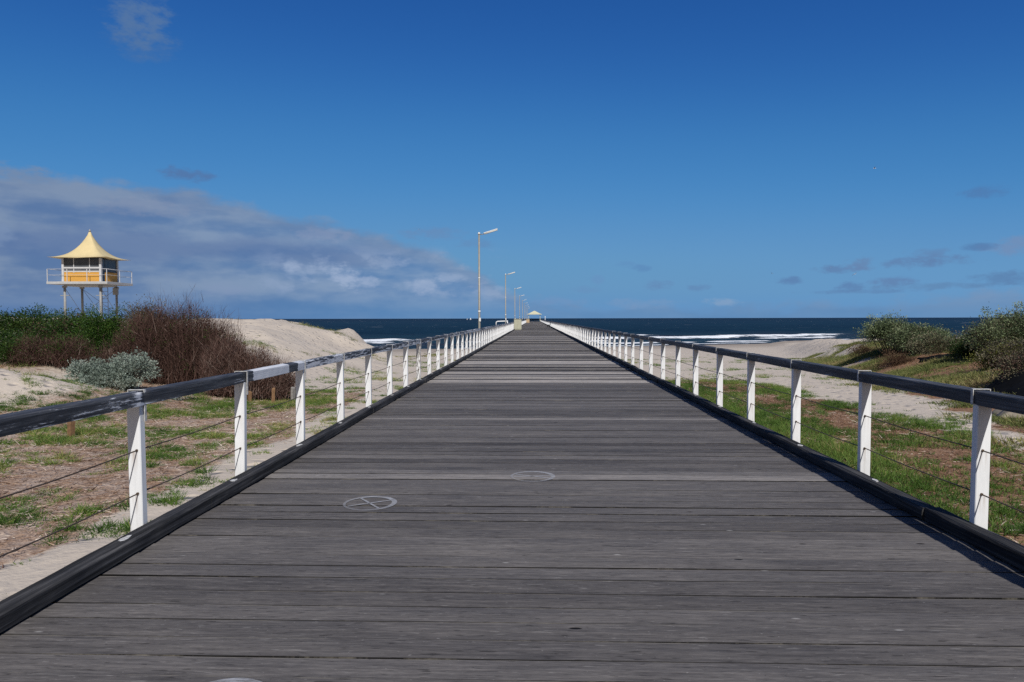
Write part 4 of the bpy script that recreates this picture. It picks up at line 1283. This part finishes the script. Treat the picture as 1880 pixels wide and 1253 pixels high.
# right: dense strip beside the kerb, tufts in the litter, ragged edge on the sand
def dR(x, y):
    strip = (1 - sstep(5.0, 6.2, x + 1.6 * (fbm(x * .7, y * .35, 5, 3) - .5) - .03 * y)) * .95
    tufts = patch_mask(x, y, 81, .56, .66, .9) * .38
    edge = np.exp(-((x - .03 * y - 7.7) / .6) ** 2) * patch_mask(x, y, 83, .44, .58, .8) * .7
    return np.clip(strip * patch_mask(x, y, 88, .22, .46, 1.1) + tufts + edge, 0, 1) * (1 - sstep(25, 34, y))
x, y = scatter(3.3, 9.6, 1.5, 34, 25000, dR)
cx, cy = scatter(3.4, 9.0, 2, 30, 420, lambda a, b: np.clip(.12 + .6 * patch_mask(a, b, 82, .48, .6, .7), 0, 1) * (1 - sstep(7.4, 8.4, a - .03 * b)))
q = clumps(cx, cy, .10, .34, 240)
hm = np.concatenate([np.ones(len(x)) * (.75 + .6 * rng.random(len(x))), q[2]]); tm = np.concatenate([np.zeros(len(x)), q[3]])
grass_mesh('grass', np.concatenate([x, q[0]]), np.concatenate([y, q[1]]), 24, .07, .16, M['grass'], 'thick green grass growing beside the right railing', .06, .0046, .02, .5, hm, tm)
def dL(x, y):
    a = sstep(3.5, 4.2, -x - .09 * y + .9 * (fbm(x, y, 29, 3) - .5)) * (1 - sstep(11.5, 14, -x)) * (1 - sstep(23, 27, y))
    p = patch_mask(x, y, 121, .50, .58, 1.15)
    p2 = patch_mask(x, y, 127, .49, .58, .8) * sstep(10, 13, y) * .8
    s = np.exp(-((x + 3.5 + .07 * y) / .5) ** 2) * patch_mask(x, y, 125, .57, .63, 1.2) * .5
    return np.clip(a * np.maximum(p, p2) + s, 0, 1) * (1 - .85 * np.exp(-(((x + 14.4) / 3.0) ** 2 + ((y - 17.0) / 1.9) ** 2)))
x, y = scatter(-14.5, -3.3, 2.5, 27, 17000, dL)
cx, cy = scatter(-13.5, -3.6, 3, 26, 2900, lambda a, b: np.clip(dL(a, b) * .8 + .10 * sstep(3.5, 4.2, -a - .09 * b), 0, 1))
q = clumps(cx, cy, .08, .36, 230)
hm = np.concatenate([np.ones(len(x)) * .8, q[2]]); tm = np.concatenate([np.zeros(len(x)), q[3]])
grass_mesh('grass', np.concatenate([x, q[0]]), np.concatenate([y, q[1]]), 22, .05, .12, M['grass'], 'patchy green weeds among brown litter beside the left railing', .055, .0048, .05, .8, hm, tm)
# sparse clumps on the beach sand left and right
def dS(x, y):
    return patch_mask(x, y, 141, .61, .68, .35) * (1 - sstep(55, 80, y)) * sstep(22, 28, y)
x, y = scatter(-15, -3.6, 22, 60, 3000, dS)
x2, y2 = scatter(3.6, 22, 24, 70, 3500, dS)
grass_mesh('grass', np.concatenate([x, x2]), np.concatenate([y, y2]), 26, .10, .24, M['grass'], 'scattered small green clumps on the open beach sand', .14, .006, .1, .9)
# dune grass right
def dD(x, y):
    return sstep(.0, 1.4, x - (5.6 + .27 * y) + 3 * (fbm(x * .4, y * .4, 23, 3) - .5)) * patch_mask(x, y, 151, .37, .54, .62) * (1 - sstep(45, 70, y) * .8)
x, y = scatter(8.5, 32, 9, 58, 80000, dD)
grass_mesh('dune_grass', x, y, 16, .10, .26, M['dune_grass'], 'yellowish dune grass below the right bushes', .16, .010, .0, .8)
# dune grass left, on and around the sand dunes
def dDL(x, y):
    near = sstep(12, 14, -x) * sstep(15.5, 17, y) * (1 - sstep(30, 34, y)) * patch_mask(x, y, 161, .46, .58, .5) * .8
    far = sstep(9, 12, -x) * sstep(32, 36, y) * (1 - sstep(78, 86, y)) * patch_mask(x, y, 165, .60, .66, .28) * .8
    return np.clip(near + far, 0, 1)
x, y = scatter(-40, -9, 15, 86, 15000, dDL)
grass_mesh('dune_grass', x, y, 24, .10, .32, M['dune_grass'], 'tufts of dune grass on the sand dunes left of the jetty', .17, .008, -.05, .8)

def litter(name, x0, x1, y0, y1, n, dens, label):
    x, y = scatter(x0, x1, y0, y1, n, dens)
    N = len(x)
    P = np.stack([x, y, hgt(x, y) + rng.uniform(.002, .03, N)], 1)
    a = rng.uniform(0, 2 * math.pi, N)
    D = np.stack([np.cos(a), np.sin(a), rng.normal(0, .22, N)], 1); D /= np.linalg.norm(D, axis=1, keepdims=True)
    V, F = ribbons(P, D, rng.uniform(.03, .20, N) * rng.uniform(.4, 1, N), rng.uniform(.0022, .0075, N), 2, .18)
    ti = np.clip((.66 if x1 < 0 else .42) + (fbm(x * .7, y * .7, 71, 3) - .5) * 1.1 + rng.normal(0, .25, N), 0, 1)
    o = np_mesh(name, V, F, M['litter'], None, {'tint': ('FACE', np.repeat(ti, 2))})
    tag(o, label, 'leaf litter', None, 'stuff')
litter('leaf_litter', -13.5, -3.6, 2.5, 26, 72000, lambda x, y: cover(x, y) * .9, 'dry brown and pale litter strewn on the ground left of the railing')
litter('leaf_litter', 3.2, 10, 1.5, 32, 60000, lambda x, y: cover(x, y) * .95, 'reddish brown chips and dry stalks right of the railing')

# ------------------------------------------------------------------ small things on the sand
def stake(px, d, h, mat, label):
    x = at(px, d); z = float(hgt(x, d))
    root = empty('wooden_stake', (x, d, z), R(random.uniform(0, 80))); tag(root, label, 'stake', 'stakes left of the jetty')
    mb = MB()
    w = .045
    mb.loft([[(-w, -w, -.25), (w, -w, -.25), (w, w, -.25), (-w, w, -.25)], [(-w, -w, h - .03), (w, -w, h - .03), (w, w, h - .01), (-w, w, h - .01)], [(-w * .7, -w * .7, h), (w * .7, -w * .7, h), (w * .7, w * .7, h + .012), (-w * .7, w * .7, h + .012)]])
    o = mb.build('stake', mat, root); o.rotation_euler = (R(random.uniform(-3, 3)), R(random.uniform(-3, 3)), 0)
stake(127, 12.6, .34, M['stake'], 'brown stake in the litter under the rail left of the nearest left post')
stake(501, 19.6, .45, M['stake'], 'reddish brown stake between the second and third left posts')
stake(457, 19.8, .32, M['stake'], 'short brown stake just right of the second left post')
stake(537, 20.2, .42, M['grey_wood'], 'greyish stake half hidden by weeds just left of the third left post')

def draped(name, poly, hmound, mat, label, cat, seed, fold=.05, res=34):
    """a thin layer lying over the ground inside a polygon, with folds and thickness."""
    P = np.array(poly); c = P.mean(0)
    root = empty(name, (c[0], c[1], float(hgt(c[0], c[1])))); tag(root, label, cat)
    z0 = root.location.z
    # polar grid from the centre to the outline
    n = 72
    seg = np.roll(P, -1, 0) - P
    ln = np.linalg.norm(seg, axis=1); cum = np.concatenate([[0], np.cumsum(ln)])
    out = []
    for i in range(n):
        s = cum[-1] * i / n; k = np.searchsorted(cum, s, side='right') - 1; k = min(k, len(P) - 1)
        out.append(P[k] + seg[k] * (s - cum[k]) / ln[k])
    out = np.array(out)
    out = out + (np.stack([fbm(np.arange(n) * .3, np.zeros(n) + seed, seed, 3), fbm(np.arange(n) * .3, np.zeros(n) + seed + 9, seed, 3)], 1) - .5) * .22
    V = []; rows = 16
    for r in range(rows + 1):
        u = r / rows
        q = c + (out - c) * max(u, .001)
        th = np.arctan2(out[:, 1] - c[1], out[:, 0] - c[0])
        z = hgt(q[:, 0], q[:, 1]) + .03 + hmound * (1 - u ** 2.4) + fold * (vnoise(th * 3.1 + seed, np.full(n, u * 2.2), seed) - .5) * 2 * min(1, u * 3) * (1.1 - u) + .04 * (fbm(q[:, 0] * 3, q[:, 1] * 3, seed, 3) - .5)
        V.append(np.stack([q[:, 0] - c[0], q[:, 1] - c[1], z - z0], 1))
    V = np.concatenate(V)
    F = []
    for r in range(rows):
        for k in range(n):
            F.append((r * n + k, r * n + (k + 1) % n, (r + 1) * n + (k + 1) % n, (r + 1) * n + k))
    o = np_mesh('sheet', V, F, mat, root, None, True)
    so_ = o.modifiers.new('thick', 'SOLIDIFY'); so_.thickness = .012; so_.offset = -1
    return root
draped('ground_patch', [(13.45, 21.0), (13.0, 19.4), (11.9, 16.9), (13.6, 16.0), (16.6, 18.6), (17.0, 21.0), (15.0, 22.2)], .50, M['black_patch'], 'large black patch lying on the dune at the right picture edge', 'ground sheet', 3, .16)  # near-black folded layer raised over the dune
draped('ground_patch', [(18.0, 32.4), (18.9, 30.9), (19.7, 30.2), (19.8, 31.2), (18.9, 32.6), (18.3, 33.2)], .22, M['black_patch'], 'small black patch lying below the rounded olive shrub', 'ground sheet', 6)
draped('tarpaulin', [(10.75, 16.0), (11.25, 15.4), (12.0, 15.6), (12.3, 16.3), (11.6, 16.9), (10.95, 16.7)], .30, M['tarp'], 'crumpled sand coloured tarpaulin behind the nearest right post', 'tarpaulin', 9, .16)
def board():
    x, d = at(1632, 26.5), 26.5
    root = empty('grey_board', (x, d, float(hgt(x, d))), R(35)); tag(root, 'silvery weathered board half sunk in dune grass at the edge of the sand', 'board')
    mb = MB(); mb.box((0, 0, .07), (1.1, .26, .045), Matrix.Rotation(R(-9), 3, 'Y') @ Matrix.Rotation(R(18), 3, 'X'), 0, .008)
    mb.build('plank', M['grey_wood'], root)
board()

# ------------------------------------------------------------------ gulls and sails
def gull(px, py, d, bank, yaw, lift, label):
    x = at(px, d); z = EYE + (585.5 - py) / 1254 * d
    root = empty('seagull', (x, d, z), yaw); root.rotation_euler = (bank, 0, yaw); tag(root, label, 'seagull', 'gulls in the sky')
    b = MB()
    prof = [(-.24, .008), (-.16, .035), (-.04, .062), (.08, .058), (.15, .036), (.19, .040), (.225, .026), (.245, .008)]
    b.loft([[(q, r * math.cos(a), r * .9 * math.sin(a) + (.015 if q > .14 else 0)) for a in [2 * math.pi * k / 8 for k in range(8)]] for q, r in prof], smooth=True)
    b.loft([[(-.22, -.02, -.004), (-.22, .02, -.004), (-.22, .02, .006), (-.22, -.02, .006)], [(-.34, -.06, -.003), (-.34, .06, -.003), (-.34, .06, .004), (-.34, -.06, .004)]])
    o = b.build('body', M['gull_white'], root)
    bk = MB(); bk.tube([(.24, 0, .012), (.285, 0, .004)], [.011, .003], 6); bk.build('beak', M['gull_beak'], o)
    for s in (-1, 1):
        w = MB()
        st = [(.0, .04, .0, .15, .016), (.02, .26, lift * .8, .15, .014), (-.02, .42, lift, .11, .010), (-.10, .60, lift * .72, .03, .005)]
        w.loft([[(cx_ + ch / 2, s * y_, z_), (cx_, s * y_, z_ + th), (cx_ - ch / 2, s * y_, z_), (cx_, s * y_, z_ - th * .5)] for cx_, y_, z_, ch, th in st], smooth=True)
        w.build('wing', M['gull_grey'], root)
gull(1567, 507, 118, R(-32), R(100), .05, 'gull banking with tilted wings over the sea, right of the small dark clouds')
gull(1600.5, 318, 125, R(8), R(165), .12, 'gull alone high in the clear blue right half of the sky')
gull(770.5, 421.5, 190, R(0), R(80), .16, 'gull gliding at the right tip of the grey cloud bank')
gull(1416, 505, 210, R(15), R(120), .10, 'tiny gull left of the other low gulls over the sea')
gull(1524, 495.5, 230, R(-20), R(60), .12, 'tiny gull in front of a small dark cloud above the horizon')

def sailboat(px, d, h, label):
    x = at(px, d)
    root = empty('sailboat', (x, d, SEA), R(25)); tag(root, label, 'sailboat', 'sailboats on the horizon')
    b = MB(); L = h * .8
    b.loft([[(L * u, -w * L, .1), (L * u, w * L, .1), (L * u, w * L * .7, -.5), (L * u, -w * L * .7, -.5)] if False else
            [(L * u, -w * L, h * .11), (L * u, w * L, h * .11), (L * u, w * L * .6, -.4), (L * u, -w * L * .6, -.4)] for u, w in ((-.5, .10), (-.2, .16), (.15, .15), (.5, .015))])
    b.build('hull', M['hull'], root)
    m = MB(); m.tube([(.05 * L, 0, 0), (.05 * L, 0, h * 1.25)], h * .012, 6); m.build('mast', M['lamp_steel'], root)
    for pts in (((.02, .03, .0), (-.48, .16, .0), (.03, .03, 1.0)), ((.08, .03, .0), (.48, .02, .0), (.06, .03, .8))):
        s = MB()
        A = [Vector((L * p[0], L * p[1], h * (.2 + p[2]))) for p in pts]
        s.loft([[a + Vector((0, -.03, 0)) for a in A], [a + Vector((0, .03, 0)) for a in A]])
        s.build('sail', M['sail'], root)
sailboat(864.6, 2600, 7.0, 'tiny white sailboat on the horizon just left of the nearest lamp post')
sailboat(858.3, 3100, 5.0, 'fainter smaller sailboat on the horizon, left of the other sailboat')

# ------------------------------------------------------------------ render settings
scene.render.engine = 'CYCLES'
scene.cycles.max_bounces = 6; scene.cycles.transparent_max_bounces = 12
scene.cycles.use_denoising = False
vs = scene.view_settings
scene.display_settings.display_device = 'sRGB'
vs.view_transform = 'Standard'; vs.look = 'None'; vs.gamma = 1; vs.exposure = 0; vs.use_curve_mapping = False
